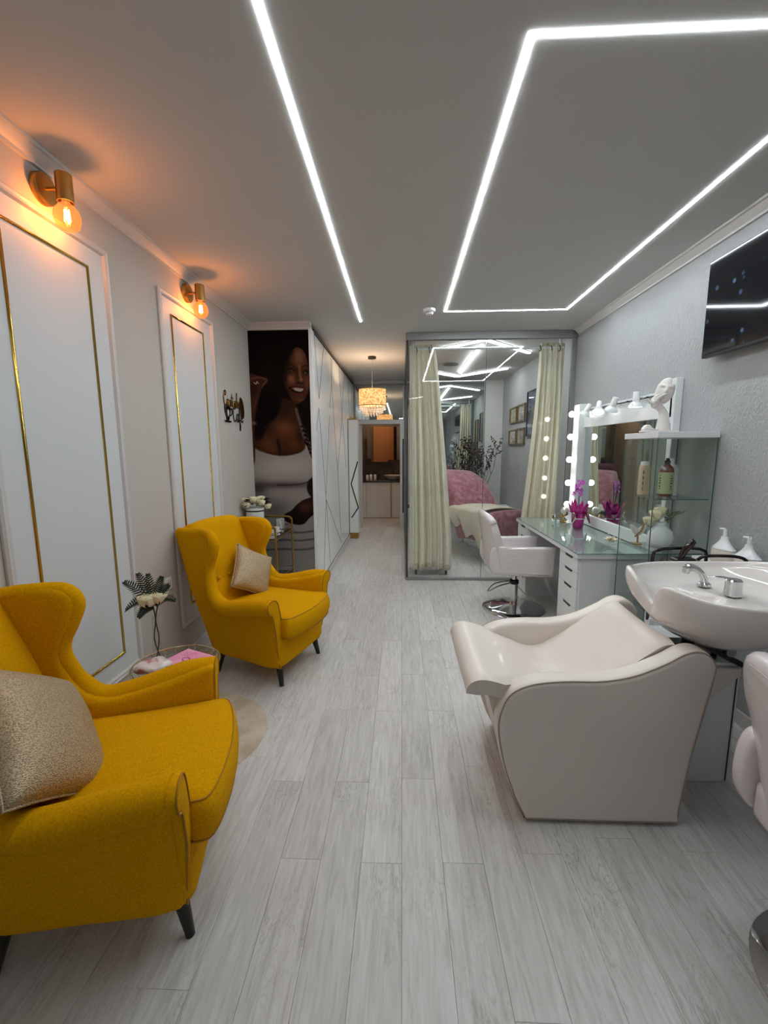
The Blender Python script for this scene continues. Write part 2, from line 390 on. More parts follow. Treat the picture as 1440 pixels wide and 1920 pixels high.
offs = {-4: 1.76, -3: 1.386, -2: 1.765, -1: 1.38, 0: 1.795, 1: 1.39, 2: 1.88, 3: 1.437, 4: 1.62}
npl = 0
for k in range(-11, 13):
    x0, x1 = max(k*PW, XL), min((k+1)*PW, XR)
    if x1-x0 < 0.01: continue
    off = offs.get(k, random.uniform(0, PL)); y = off - PL*math.ceil((off-0.28)/PL)
    while y < 9.95:
        ya, yb = max(y, -0.3), min(y+PL, 9.95)
        dead = (x1 < XC-0.05 and ya > YM) or (yb > YB+0.2 and x0 > 0.1) or (ya > YB-0.3 and (x1 > 0.12 or x1 < -0.9))
        y += PL
        if dead: continue
        key = (round(x1-x0, 4), round(yb-ya, 4))
        me = pcache.get(key) or pcache.setdefault(key, plank_mesh(*key))
        o = bpy.data.objects.new('plank', me); COL.objects.link(o); o.location = ((x0+x1)/2, (ya+yb)/2, 0); o.parent = floor; npl += 1
print('planks', npl)

# ---- crown mouldings and skirting
def crown(name, p0, p1, inward):
    """stepped cornice along p0-p1; inward = unit vector into the room"""
    prof = curve2([(0, 0), (0.012, 0), (0.014, 0.012), (0.02, 0.018), (0.026, 0.028), (0.038, 0.034), (0.05, 0.044), (0.056, 0.05), (0.07, 0.052)], 2, False)
    prof = [(0, -0.001), (0.014, 0.0), (0.015, 0.012), (0.022, 0.016), (0.032, 0.026), (0.044, 0.036), (0.05, 0.042), (0.062, 0.044), (0.064, 0.056), (0, 0.056)]
    mb = MB(); n = len(prof); vs = []
    for p in (p0, p1):
        for a, b in prof: vs.append((p[0]+inward[0]*a, p[1]+inward[1]*a, ZC-0.056+b))
    mb.add(vs, [(i, (i+1) % n, (i+1) % n+n, i+n) for i in range(n)] + [tuple(range(n)), tuple(range(n, 2*n))])
    return struct(mb.build(name, M['trim'], smooth=20))
crown('trim_1', (XL, Y0), (XL, YM), (1, 0))
crown('trim_2', (XL, YM), (XC-0.002, YM), (0, -1))
crown('trim_3', (XR, Y0), (XR, YG-0.05), (-1, 0))
crown('trim_4', (XC, YB), (0.05, YB), (0, -1))
b = MB().box(XL, Y0, 0, XL+0.014, YM, 0.10, bev=0.003).build('baseboard_left', M['trim']); struct(b)
struct(MB().box(XC, YM+0.02, 0, XC+0.012, YB, 0.075, bev=0.003).build('baseboard_corridor', M['trim']))
struct(MB().box(XL, YM-0.014, 0, XC-0.01, YM-0.001, 0.08, bev=0.003).build('baseboard_mural', M['trim']))
struct(MB().box(XR-0.014, Y0, 0, XR, YG-0.04, 0.08, bev=0.003).build('baseboard_right', M['trim']))

# ---- left wall panels: raised field, white frame moulding, thin gold frame
def frame_bars(y0, y1, z0, z1, w, d, x=XL, steps=None):
    """a rectangular frame lying on the wall x, mitred, profile w wide d proud"""
    mb = MB(); prof = steps or [(0, 0), (0, d*0.6), (w*0.25, d), (w*0.5, d*0.75), (w*0.8, d*0.9), (w, 0)]
    n = len(prof); vs = []
    for (cy_, cz, sy, sz) in ((y0, z0, 1, 1), (y1, z0, -1, 1), (y1, z1, -1, -1), (y0, z1, 1, -1)):
        for a, h in prof: vs.append((x+h, cy_+sy*a, cz+sz*a))
    fs = []
    for c in range(4):
        c2 = (c+1) % 4
        for i in range(n-1): fs.append((c*n+i, c*n+i+1, c2*n+i+1, c2*n+i))
    return mb.add(vs, fs)
def wall_panel(y0, y1, label, gy0, gy1):
    t = thing('wall_panel', label, 'wall panel', (0, 0, 0), 0, 'framed panels on the left wall')
    MB().box(XL, y0+0.02, 0.29, XL+0.004, y1-0.02, 2.50).build('panel_field', M['panel'], t, smooth=0)
    frame_bars(y0, y1, 0.27, 2.515, 0.038, 0.018, XL+0.002).build('frame_moulding', M['trim'], t, smooth=25)
    frame_bars(gy0, gy1, 0.395, 2.392, 0.014, 0.009, XL+0.004, [(0, 0), (0.002, 0.006), (0.007, 0.009), (0.012, 0.006), (0.014, 0)]).build('gold_frame', M['gold'], t, smooth=50, label='thin polished gold frame strip')
wall_panel(1.555, 2.335, 'white wall panel with gold frame line behind the nearest armchair', 1.703, 2.190)
wall_panel(2.80, 3.585, 'white wall panel with gold frame line behind the farther armchair', 2.945, 3.42)

# ---- mural (flat print) on the wall beside the corridor
def mural():
    W, Hh = 150, 560
    CX0, CY0, CY1 = 50, 60, 1795.0
    # picture coordinates of the print: cx 50..565 across, cy 60..1795 down
    vv = np.linspace(0, 1, Hh)[:, None]; uu = np.linspace(0, 1, W)[None, :]
    cyy = CY0 + vv*(CY1+230-CY0) + 0*uu
    left = 50 + (cyy-60)*0.0465; right = 520 + (cyy-60)*0.0249
    cx = left + uu*(right-left); cy2 = cyy
    img = np.zeros((Hh, W, 3)); img[:] = (9, 5, 4)
    def poly(pts, n=5, soft=6.0, smooth=True):
        P = np.array(curve2(pts, n)) if smooth else np.array(pts, float)
        inside = np.zeros(cx.shape, bool); dist = np.full(cx.shape, 1e9)
        for i in range(len(P)):
            x1, y1 = P[i]; x2, y2 = P[(i+1) % len(P)]
            cond = ((y1 > cy2) != (y2 > cy2)) & (cx < (x2-x1)*(cy2-y1)/(y2-y1+1e-9)+x1); inside ^= cond
            dx, dy = x2-x1, y2-y1; t = np.clip(((cx-x1)*dx+(cy2-y1)*dy)/(dx*dx+dy*dy+1e-9), 0, 1)
            dist = np.minimum(dist, np.hypot(cx-x1-t*dx, cy2-y1-t*dy))
        sd = np.where(inside, dist, -dist); return np.clip(sd/soft+0.5, 0, 1)
    def line(pts, w, soft=3.0, n=5):
        P = np.array(curve2(pts, n, False)); dist = np.full(cx.shape, 1e9)
        for i in range(len(P)-1):
            x1, y1 = P[i]; x2, y2 = P[i+1]; dx, dy = x2-x1, y2-y1; t = np.clip(((cx-x1)*dx+(cy2-y1)*dy)/(dx*dx+dy*dy+1e-9), 0, 1)
            dist = np.minimum(dist, np.hypot(cx-x1-t*dx, cy2-y1-t*dy))
        return np.clip((w-dist)/soft+0.5, 0, 1)
    def blob(x, y, rx, ry, a=0.0):
        c, s = math.cos(a), math.sin(a); X = (cx-x)*c+(cy2-y)*s; Y = -(cx-x)*s+(cy2-y)*c
        return np.exp(-((X/rx)**2+(Y/ry)**2))
    def put(mask, col, k=1.0):
        m = (mask*k)[..., None]; img[:] = img*(1-m) + np.array(col)*m
    put(blob(200, 420, 150, 260), (22, 13, 10), 0.7)
    put(blob(470, 800, 90, 200), (24, 14, 10), 0.6)
    # dress
    dress = poly([(108, 932), (190, 970), (300, 992), (400, 984), (470, 955), (492, 905), (530, 975), (560, 1080), (560, 1170), (545, 1215), (560, 1300), (570, 1500), (600, 1795), (600, 2100), (60, 2100), (100, 1300), (95, 1100)], 4, 5)
    put(dress, (128, 121, 117))
    put(dress*blob(330, 1080, 210, 80), (158, 152, 148), 0.9)
    put(dress*blob(200, 1130, 110, 70), (150, 143, 138), 0.6)
    put(dress*blob(320, 1225, 260, 28), (62, 54, 50), 0.9); put(dress*blob(130, 1250, 70, 60), (50, 42, 38), 0.8)
    put(dress*line([(280, 1225), (400, 1222), (500, 1205), (560, 1170)], 5, 10), (35, 27, 24), 0.8)
    put(dress*blob(400, 1310, 150, 60), (132, 124, 119), 0.8)
    put(dress*blob(250, 1420, 120, 80), (70, 63, 60), 0.6); put(dress*blob(470, 1700, 120, 120), (120, 112, 108), 0.5)
    for y in (1600, 1665, 1740): put(dress*line([(180, y+8), (330, y), (460, y+4), (570, y-12)], 6, 12), (40, 36, 36), 0.7)
    put(poly([(520, 1185), (600, 1150), (600, 1330), (540, 1320), (505, 1260)], 4, 12), (14, 10, 9), 0.9)
    # shoulders, chest and neck
    chest = poly([(330, 560), (420, 600), (440, 700), (468, 800), (492, 910), (475, 955), (400, 984), (300, 992), (190, 970), (108, 932), (100, 850), (150, 780), (230, 735), (275, 690), (300, 620)], 4, 16)
    put(chest, (40, 22, 13)); put(chest*blob(345, 800, 105, 85), (88, 50, 26), 0.95); put(chest*blob(330, 770, 60, 40), (100, 60, 34), 0.7)
    put(chest*blob(205, 900, 85, 60), (84, 48, 27), 0.9); put(chest*blob(410, 905, 75, 60), (80, 45, 24), 0.85); put(chest*blob(250, 950, 60, 30), (92, 56, 34), 0.5)
    put(chest*blob(395, 690, 26, 60), (54, 30, 18), 0.8); put(chest*blob(450, 850, 26, 60), (28, 16, 10), 0.6)
    put(chest*line([(282, 880), (292, 930), (299, 992)], 8, 22), (20, 10, 6), 0.9); put(chest*blob(330, 975, 50, 16), (46, 26, 15), 0.8)
    put(line([(281, 700), (279, 725), (277, 748)], 3, 12), (84, 50, 33), 0.6)
    # raised arm and hand at the left edge
    arm = poly([(60, 395), (120, 386), (170, 400), (206, 412), (200, 440), (160, 485), (138, 560), (132, 640), (110, 700), (104, 800), (108, 930), (100, 1060), (60, 1080), (60, 700)], 4, 6)
    put(arm, (58, 33, 23)); put(arm*blob(125, 600, 26, 110), (92, 56, 40), 0.8); put(arm*line([(80, 410), (140, 402), (195, 414)], 5, 12), (118, 78, 62), 0.7)
    put(arm*line([(160, 470), (200, 425)], 3, 9), (128, 94, 82), 0.7); put(arm*blob(100, 500, 40, 60), (34, 18, 12), 0.8)
    put(line([(98, 438), (115, 450), (122, 432), (134, 446)], 2.5, 4), (200, 190, 185), 0.9); put(line([(86, 740), (112, 745)], 12, 6), (96, 88, 84), 0.8)
    # hair left
    put(poly([(150, 540), (270, 540), (300, 620), (268, 690), (215, 735), (180, 790), (165, 850), (130, 870), (108, 850), (118, 740), (112, 660)], 4, 26), (9, 5, 4), 0.92)
    for k in range(9): put(line([(130+k*14, 700), (120+k*10, 790), (135+k*5, 880-k*8)], 2.5, 8), (26, 14, 9), 0.5)
    # face
    face = poly([(428, 185), (462, 196), (490, 224), (510, 281), (522, 351), (526, 430), (521, 500), (500, 548), (482, 580), (459, 608), (430, 606), (404, 588), (374, 545), (345, 490), (328, 430), (330, 380), (346, 330), (362, 280), (382, 243), (402, 205)], 4, 8)
    put(face, (62, 35, 22))
    put(face*blob(450, 262, 44, 58), (106, 68, 46), 0.95); put(face*blob(440, 225, 26, 26), (112, 76, 56), 0.5)
    put(face*blob(392, 425, 34, 34), (112, 66, 42), 0.95); put(face*blob(380, 405, 16, 14), (128, 80, 54), 0.6)
    put(face*blob(508, 440, 16, 46), (98, 58, 38), 0.85); put(face*blob(455, 578, 30, 18), (86, 48, 30), 0.85)
    put(face*blob(332, 380, 26, 120), (18, 10, 7), 0.85); put(face*blob(356, 285, 24, 46), (20, 11, 8), 0.8); put(face*blob(375, 215, 26, 30), (14, 8, 6), 0.8)
    put(face*blob(348, 540, 34, 46), (24, 13, 9), 0.8); put(face*blob(410, 600, 40, 20), (30, 16, 11), 0.6)
    put(face*line([(450, 320), (454, 370), (462, 412)], 7, 16), (122, 78, 52), 0.85); put(face*blob(463, 424, 14, 12), (128, 82, 56), 0.85)
    put(face*line([(428, 345), (430, 390), (424, 420)], 7, 18), (36, 20, 14), 0.75); put(face*blob(444, 446, 30, 8), (30, 15, 10), 0.75)
    put(face*blob(440, 440, 7, 4), (14, 6, 4), 0.9); put(face*blob(474, 447, 7, 4), (16, 7, 5), 0.9)
    put(face*line([(332, 336), (352, 316), (384, 310), (414, 326)], 3.2, 7), (16, 9, 6), 0.85); put(face*line([(474, 334), (495, 318), (520, 322)], 3.2, 6), (16, 9, 6), 0.85)
    put(face*blob(378, 350, 38, 18), (28, 15, 11), 0.95); put(face*blob(500, 366, 24, 17), (28, 16, 12), 0.95)
    put(face*blob(380, 356, 17, 6), (58, 42, 36), 0.8); put(face*blob(382, 355, 7, 6), (10, 6, 5), 0.95); put(face*blob(392, 357, 4, 3), (120, 108, 100), 0.8); put(face*blob(369, 356, 3.5, 2.5), (92, 78, 70), 0.7); put(face*blob(384, 352, 2, 1.6), (170, 160, 155), 0.8)
    put(face*blob(500, 371, 12, 7), (70, 58, 54), 0.8); put(face*blob(506, 370, 5.5, 6), (10, 7, 6), 0.9); put(face*blob(494, 371, 4, 4), (124, 116, 114), 0.8)
    put(face*line([(350, 352), (368, 342), (390, 342), (408, 356)], 2.4, 4), (8, 5, 4), 0.9); put(face*line([(484, 362), (500, 356), (520, 364)], 2.2, 4), (8, 5, 4), 0.8)
    mouth = poly([(358, 474), (385, 466), (420, 464), (446, 470), (470, 474), (488, 482), (482, 508), (464, 532), (438, 543), (408, 534), (380, 510)], 4, 7)
    put(mouth, (58, 24, 17)); put(mouth*blob(445, 528, 28, 8), (88, 40, 28), 0.7)
    put(poly([(366, 478), (400, 475), (440, 480), (482, 488), (472, 510), (448, 522), (420, 518), (390, 502)], 4, 5), (20, 8, 6), 0.95)
    put(poly([(392, 482), (420, 480), (450, 484), (480, 489), (474, 503), (456, 510), (430, 506), (408, 496)], 4, 4), (150, 136, 126), 0.95)
    put(blob(396, 486, 14, 9), (50, 34, 28), 0.7)
    for x in (408, 421, 435, 449, 462): put(line([(x, 480), (x-1, 506)], 0.6, 2.5), (74, 58, 50), 0.55)
    put(face*line([(340, 462), (350, 496), (372, 532)], 5, 14), (28, 14, 9), 0.7); put(face*line([(500, 480), (498, 510), (484, 540)], 4, 12), (44, 24, 15), 0.6)
    # hairline waves over the temple
    for k in range(10): put(line([(300+k*9, 250-k*6), (318+k*7, 330-k*16), (336+k*6, 300-k*12)], 3, 10), (16, 9, 7), 0.5)
    # curls at right
    put(poly([(432, 610), (520, 560), (560, 560), (560, 1000), (535, 1000), (500, 900), (468, 800), (440, 700)], 4, 8), (12, 8, 7), 0.9)
    put(line([(424, 640), (440, 700), (462, 770), (485, 850), (520, 890), (545, 980)], 11, 10), (92, 74, 66), 0.85)
    for k in range(7):
        y = 770+k*34; put(line([(462+k*11, y), (490+k*10, y+10), (478+k*11, y+28)], 6, 5), (16, 10, 9), 0.9); put(line([(470+k*11, y+14), (498+k*9, y+24)], 2, 3), (120, 104, 96), 0.6)
    # crossing forearm and hand
    hand = poly([(600, 1290), (530, 1322), (470, 1345), (420, 1385), (385, 1425), (330, 1460), (334, 1505), (380, 1530), (440, 1542), (486, 1530), (520, 1490), (560, 1455), (600, 1430)], 4, 6)
    put(hand, (22, 13, 10)); put(hand*blob(490, 1400, 55, 45, 0.5), (70, 38, 26), 0.9); put(hand*blob(560, 1370, 40, 40), (60, 32, 22), 0.8)
    for k in range(3): put(hand*line([(350+k*28, 1440+k*22), (400+k*18, 1462+k*20)], 2, 5), (52, 30, 22), 0.6)
    lin = np.where(img/255 <= 0.04045, img/255/12.92, ((img/255+0.055)/1.055)**2.4) * 1.15
    lin = np.clip(lin, 0, 0.85)
    me = bpy.data.meshes.new('wall_mural_print')
    x0, x1, zt, zb = XL+0.004, XC-0.034, 2.668, 0.0
    vs = [(x0+(x1-x0)*i/(W-1), YM-0.004, zt-(zt-0.085)*j/(Hh-1)) for j in range(Hh) for i in range(W)]
    fs = [(j*W+i, (j+1)*W+i, (j+1)*W+i+1, j*W+i+1) for j in range(Hh-1) for i in range(W-1)]
    me.from_pydata(vs, [], fs)
    ca = me.color_attributes.new('print', 'FLOAT_COLOR', 'POINT'); buf = np.ones((Hh*W, 4)); buf[:, :3] = lin.reshape(-1, 3); ca.data.foreach_set('color', buf.ravel())
    m, nt, b, out = nodes('mural_print'); a = nt.nodes.new('ShaderNodeVertexColor'); a.layer_name = 'print'; nt.links.new(a.outputs[0], b.inputs['Base Color']); b.inputs['Roughness'].default_value = 0.7; b.inputs['Specular IOR Level'].default_value = 0.05
    me.materials.append(m); o = bpy.data.objects.new('wall_mural_print', me); COL.objects.link(o)
    t = thing('mural', 'tall dark wall mural printed with a smiling woman in a pale top', 'mural'); o.name = 'printed_sheet'; o.parent = t
    MB().box(x0, YM-0.0035, 0.085, x1, YM-0.0005, zt).build('backing_sheet', M['white'], t, smooth=0)
mural()
struct(MB().box(XC-0.034, YM-0.012, 0, XC+0.0, YM+0.1, ZC-0.056, bev=0.002).build('trim_5', M['white'], smooth=30))

# ---- wardrobe front along the corridor, with inlaid crossing lines
wr = thing('wardrobe', 'white gloss wardrobe front with thin crossing dark lines along the corridor', 'wardrobe')
for (a, b_) in ((4.54, 5.22), (5.225, 6.21), (6.215, 7.16), (7.165, 8.18)):
    MB().box(XC-0.055, a, 0.078, XC-0.004, b_-0.006, 2.66, bev=0.002).build('door', M['gloss_white'], wr)
MB().box(XC-0.055, 4.53, 2.665, XC+0.002, 8.1, 2.70).build('top_track', M['dark'], wr, smooth=0)
LN = [(4.56,2.66,4.735,2.039),(5.10,2.66,4.735,2.039),(4.712,1.942,4.55,1.70),(4.712,1.942,5.011,0.936),(5.011,0.936,5.209,0.09),(5.011,0.936,4.768,0.09),(5.033,0.908,6.193,0.15),(5.399,1.915,5.017,0.979),
      (5.60,2.66,5.619,2.335),(5.72,2.66,5.619,2.335),(5.619,2.335,5.416,2.006),(5.619,2.335,5.717,1.986),(5.717,1.986,5.986,1.184),(5.986,1.184,6.172,0.328),(6.482,1.927,5.989,1.206),(6.282,2.66,6.466,2.217),(6.875,2.66,6.671,2.31),(6.466,2.217,6.9,1.2),(6.671,2.31,6.482,1.927),(7.3,2.6,7.7,1.4),(7.9,2.6,7.35,1.3),(7.35,1.3,7.8,0.4)]
for a, z1, b_, z2 in LN:
    d = Vector((0, b_-a, z2-z1)); Lg = d.length; ang = math.atan2(z2-z1, b_-a)
    MB().box(-0.0008, -Lg/2, -0.004, 0.002, Lg/2, 0.004, M=T(XC-0.004, (a+b_)/2, (z1+z2)/2) @ RX(ang)).build('inlay_strip', M['dark'], wr, smooth=0)

# ---- slim white display column with gold zigzag standing by the wardrobe
pc = thing('display_column', 'slim white display column with black and gold zigzag standing in the corridor', 'column', (-0.815, 7.27, 0))
MB().box(-0.065, -0.09, 0.1, 0.085, 0.15, 1.98, bev=0.003).build('body', M['white'], pc)
MB().box(-0.06, -0.085, 0.0, 0.075, 0.14, 0.1, bev=0.004).build('gold_plinth', M['gold_s'], pc, label='brass gold plinth')
MB().box(-0.065, -0.09, 1.98, 0.085, 0.15, 2.0, bev=0.002).build('gold_top_plate', M['gold_s'], pc, label='brass gold top plate')
zz = [(0.084, 1.30), (-0.03, 0.93), (0.084, 0.53), (-0.03, 0.36)]
for (xa, za), (xb, zb) in zip(zz[:-1], zz[1:]):
    L2 = math.hypot(xb-xa, zb-za); MB().box(-L2/2, -0.0935, -0.009, L2/2, -0.0895, 0.009, M=T((xa+xb)/2, 0, (za+zb)/2) @ RY(-math.atan2(zb-za, xb-xa))).build('zigzag_strip', mat('dark_gold_strip', '3b3018', 0.25, 0.8), pc, smooth=0)
bw = MB(); 
for sx in (-1, 1): bw.tube([(0.01, 0, 0), (0.01+sx*0.03, 0, 0.03), (0.01+sx*0.055, 0, 0.015), (0.01+sx*0.03, 0, 0.002), (0.01, 0, 0)], 0.005, 6, smooth=3)
bw.xf(T(-0.815, 7.24, 2.002)); tag(bw.build('gold_bow', M['gold_s']), 'small gold bow ornament on top of the white display column', 'ornament')

# ---- doorway at the corridor end: frame, transom mirror pane
fr = MB(); fr.box(-0.86, YB-0.02, 0, -0.795, YB+0.13, 2.04, bev=0.003).box(-0.035, YB-0.02, 0, 0.02, YB+0.13, 2.04, bev=0.003).box(-0.795, YB-0.02, 1.965, -0.035, YB+0.13, 2.04, bev=0.003)
struct(fr.build('door_1', mat('door_frame_white', 'c9cccc', 0.4)))
struct(MB().box(-0.795, YB+0.05, 0, -0.755, YB+0.12, 1.965, bev=0.002).build('trim_6', M['trim']))
tw = struct(MB().box(-0.86, YB-0.012, 2.045, 0.02, YB-0.004, 2.66).build('window_1', M['mirror'], smooth=0))
MB().box(-0.88, YB-0.03, 2.655, 0.03, YB-0.004, 2.675).box(-0.88, YB-0.03, 2.04, -0.855, YB-0.004, 2.675).build('window_frame', M['alu'], tw, smooth=0)
hb = MB().tube([(-0.845, YB-0.06, 0.55), (-0.845, YB-0.06, 1.45)], 0.012, 10).tube([(-0.845, YB-0.06, 0.62), (-0.845, YB-0.018, 0.62)], 0.008, 8).tube([(-0.845, YB-0.06, 1.38), (-0.845, YB-0.018, 1.38)], 0.008, 8)
tag(hb.build('pull_bar', M['gold_s']), 'long brass pull bar on the left side of the far doorway', 'handle')
# ================================================================ ceiling lights
def led_run(pts, w=0.018, z=ZC, closed=False, M_='led'):
    mb = MB(); n = len(pts)
    for i in range(n-1 if not closed else n):
        a = Vector(pts[i]); b = Vector(pts[(i+1) % n]); d = b-a; L2 = d.length; an = math.atan2(d.y, d.x)
        mb.box(-w/2 if i else 0, -w/2, -0.002, L2+w/2, w/2, 0.0, M=T(a.x, a.y, z) @ RZ(an))
    return mb
t = thing('led_strip_light', 'single straight white LED strip recessed in the ceiling left of centre', 'ceiling light', (0, 0, 0), 0, 'LED ceiling strips')
led_run([(-0.40, 0.3), (-0.40, 4.41)]).build('diffuser', M['led'], t, smooth=0)
t = thing('led_loop_light', 'rectangular loop of white LED strip on the ceiling, right half of the room', 'ceiling light', (0, 0, 0), 0, 'LED ceiling strips')
led_run([(0.39, 1.507), (0.39, 4.15), (1.474, 4.15), (1.474, 1.507)], closed=True).build('diffuser', M['led'], t, smooth=0)
for r in ([(-0.10, -1.6), (0.5, -0.9)],):  # extra strip out of view, added to light the front of the room
    t = thing('led_strip_light', 'added white LED ceiling strip, unseen behind the viewer, lighting the foreground', 'ceiling light', (0, 0, 0), 0, 'LED ceiling strips')
    led_run(r).build('diffuser', M['led'], t, smooth=0)
# smoke detector
t = thing('smoke_detector', 'small round white smoke detector on the ceiling before the glass cubicle', 'smoke detector', (0.244, 4.079, ZC))
MB().lathe([(0.0, -0.045), (0.028, -0.045), (0.034, -0.038), (0.036, -0.026), (0.05, -0.022), (0.055, -0.012), (0.055, 0)], seg=24).build('housing', M['white'], t)
MB().lathe([(0.0365, -0.034), (0.0375, -0.034), (0.0375, -0.03), (0.0365, -0.03)], seg=24).build('vent_slot', M['black'], t)
MB().ball((0.02, -0.02, -0.046), 0.004, 8, 5).build('indicator', emit('red_indicator', 'ff2020', 1.0), t)

# ================================================================ wall sconces
bulb_glass = glass('amber_bulb_glass', 'ffcf98', 1.0)
_nt = bulb_glass.node_tree; _o = _nt.nodes['Material Output']; _src = _o.inputs[0].links[0].from_socket; _e = _nt.nodes.new('ShaderNodeEmission'); _e.inputs[0].default_value = (1.0, 0.42, 0.12, 1); _e.inputs[1].default_value = 0.35
_ad = _nt.nodes.new('ShaderNodeAddShader'); _nt.links.new(_src, _ad.inputs[0]); _nt.links.new(_e.outputs[0], _ad.inputs[1]); _nt.links.new(_ad.outputs[0], _o.inputs[0])   # lit bulb
fil = emit('bulb_filament', (1.0, 0.50, 0.12, 1), 90.0)
def sconce(y, label):
    t = thing('wall_sconce', label, 'wall lamp', (XL, y, 2.60), 0, 'brass wall sconces')
    MB().lathe([(0, 0.0), (0.062, 0.0), (0.062, 0.022), (0.058, 0.028), (0.02, 0.03), (0, 0.03)], seg=32, M=RY(PI/2)).build('wall_plate', M['gold_s'], t)
    MB().tube([(0.028, 0, 0), (0.075, 0, 0)], 0.007, 10).build('arm', M['gold_s'], t)
    MB().lathe([(0, 0.055), (0.03, 0.055), (0.032, 0.053), (0.032, -0.055), (0.029, -0.055), (0.029, 0.03), (0, 0.03)], c=(0.103, 0, 0), seg=24).build('lamp_holder', M['gold_s'], t)
    b = MB().lathe([(0.015, -0.045), (0.016, -0.058), (0.030, -0.068), (0.045, -0.086), (0.051, -0.110), (0.051, -0.125), (0.043, -0.150), (0.025, -0.166), (0, -0.170)], c=(0.103, 0, 0), seg=28).build('bulb', bulb_glass, t, smooth=180)
    f = MB()
    for k in range(4):
        a = PI/2*k+0.4; f.tube([(0.103+0.008*math.cos(a), 0.008*math.sin(a), -0.082), (0.103+0.011*math.cos(a), 0.011*math.sin(a), -0.13)], 0.0022, 6)
    f.build('filament', fil, b)
    MB().tube([(0.103, 0, -0.05), (0.103, 0, -0.082)], 0.005, 8).build('stem', bulb_glass, b)
    l = bpy.data.lights.new('sconce_glow', 'POINT'); l.energy = 4.6; l.color = (1.0, 0.46, 0.15); l.shadow_soft_size = 0.012
    o = bpy.data.objects.new('sconce_glow', l); COL.objects.link(o); o.location = (XL+0.103, y, 2.60-0.106)
sconce(1.95, 'brass sconce with glowing amber globe bulb above the nearest wall panel')
sconce(3.19, 'brass sconce with glowing amber globe bulb above the farther wall panel')

# wall socket
t = thing('wall_socket', 'white wall socket between the two wall panels', 'socket', (XL, 2.67, 0.638))
MB().box(0, -0.04, -0.04, 0.009, 0.04, 0.04, bev=0.003).build('plate', M['white'], t)
MB().lathe([(0, 0.0095), (0.019, 0.0095), (0.021, 0.011), (0.023, 0.009)], seg=24, M=RY(PI/2)).build('insert', M['trim'], t)
for s_ in (-1, 1): MB().lathe([(0, 0.0), (0.0028, 0.0), (0.0028, 0.0105), (0, 0.0105)], c=(0, s_*0.009, 0), seg=8, M=RY(PI/2)).build('pin_hole', M['black'], t)

# ================================================================ cafe sign: cursive lettering, cup, coffee bean
sg = thing('cafe_sign', 'cursive wall sign reading Cantinho Café with a cup and coffee bean', 'sign', (XL, 3.72, 1.78))
gmat = mat('bronze_mirror_acrylic', '7d5c26', 0.2, 0.9); bmat_ = mat('dark_brown_acrylic', '160d08', 0.25)
def stroke(mb, pts, r=0.0045, ox=0.0, oy=0.0, sc=1.0): mb.tube([(0.006, (ox+p[0]*sc), (oy+p[1]*sc)) for p in pts], r, 6, smooth=4, flat=(0.7, 1, 1))
LET = {  # drawn in a box one unit high for a tall letter, x advance last
 'C': ([[(0.42, 0.84), (0.36, 0.98), (0.24, 1.0), (0.10, 0.80), (0.04, 0.48), (0.08, 0.15), (0.24, 0.0), (0.42, 0.08), (0.50, 0.18)], [(0.42, 0.84), (0.34, 0.72), (0.20, 0.74)]], 0.50),
 'a': ([[(0.34, 0.38), (0.22, 0.46), (0.08, 0.36), (0.04, 0.16), (0.14, 0.0), (0.28, 0.10), (0.34, 0.42), (0.33, 0.08), (0.42, 0.02), (0.48, 0.12)]], 0.44),
 'n': ([[(0.0, 0.10), (0.06, 0.44), (0.08, 0.0), (0.12, 0.30), (0.22, 0.45), (0.30, 0.36), (0.30, 0.05), (0.38, 0.02), (0.44, 0.12)]], 0.42),
 't': ([[(0.14, 0.9), (0.12, 0.4), (0.14, 0.04), (0.24, 0.0), (0.30, 0.12)], [(-0.02, 0.62), (0.14, 0.66), (0.30, 0.60)]], 0.30),
 'i': ([[(0.0, 0.12), (0.07, 0.44), (0.08, 0.05), (0.16, 0.0), (0.22, 0.12)], [(0.08, 0.60), (0.09, 0.62)]], 0.22),
 'h': ([[(0.0, 0.14), (0.14, 0.7), (0.14, 1.0), (0.06, 0.96), (0.06, 0.0), (0.12, 0.30), (0.22, 0.45), (0.30, 0.34), (0.30, 0.05), (0.38, 0.02), (0.42, 0.12)]], 0.42),
 'o': ([[(0.18, 0.45), (0.06, 0.34), (0.05, 0.12), (0.18, 0.0), (0.32, 0.12), (0.32, 0.34), (0.18, 0.45), (0.30, 0.42), (0.42, 0.40)]], 0.42),
 'f': ([[(0.0, 0.20), (0.18, 0.62), (0.22, 0.92), (0.14, 1.0), (0.08, 0.80), (0.08, -0.40), (0.16, -0.44), (0.18, -0.20), (0.08, 0.06), (0.26, 0.10)]], 0.28),
 'e': ([[(0.06, 0.20), (0.30, 0.26), (0.28, 0.42), (0.16, 0.46), (0.05, 0.30), (0.08, 0.06), (0.22, 0.0), (0.36, 0.12)], [(0.18, 0.60), (0.30, 0.78)]], 0.36)}
def word(txt, ox, oy, sc, r, m):
    x = ox
    for ch in txt:
        mb = MB(); ps, adv = LET[ch]
        for p in ps: stroke(mb, [(q[0], q[1]) for q in p], r, x, oy, sc)
        mb.build('letter', m, sg); x += adv*sc
word('Cantinho', 0.02, 0.105, 0.125, 0.0055, gmat)
word('Cafe', 0.215, -0.02, 0.155, 0.0055, bmat_)
cup = MB().slab([(0.03, 0.10), (0.155, 0.10), (0.15, 0.05), (0.125, 0.005), (0.115, -0.02), (0.07, -0.02), (0.06, 0.005), (0.035, 0.05)], 'yz', 0.002, 0.010, 0.003, 2)
cup.slab([(0.02, -0.022), (0.165, -0.022), (0.15, -0.038), (0.035, -0.038)], 'yz', 0.002, 0.010, 0.003, 2)
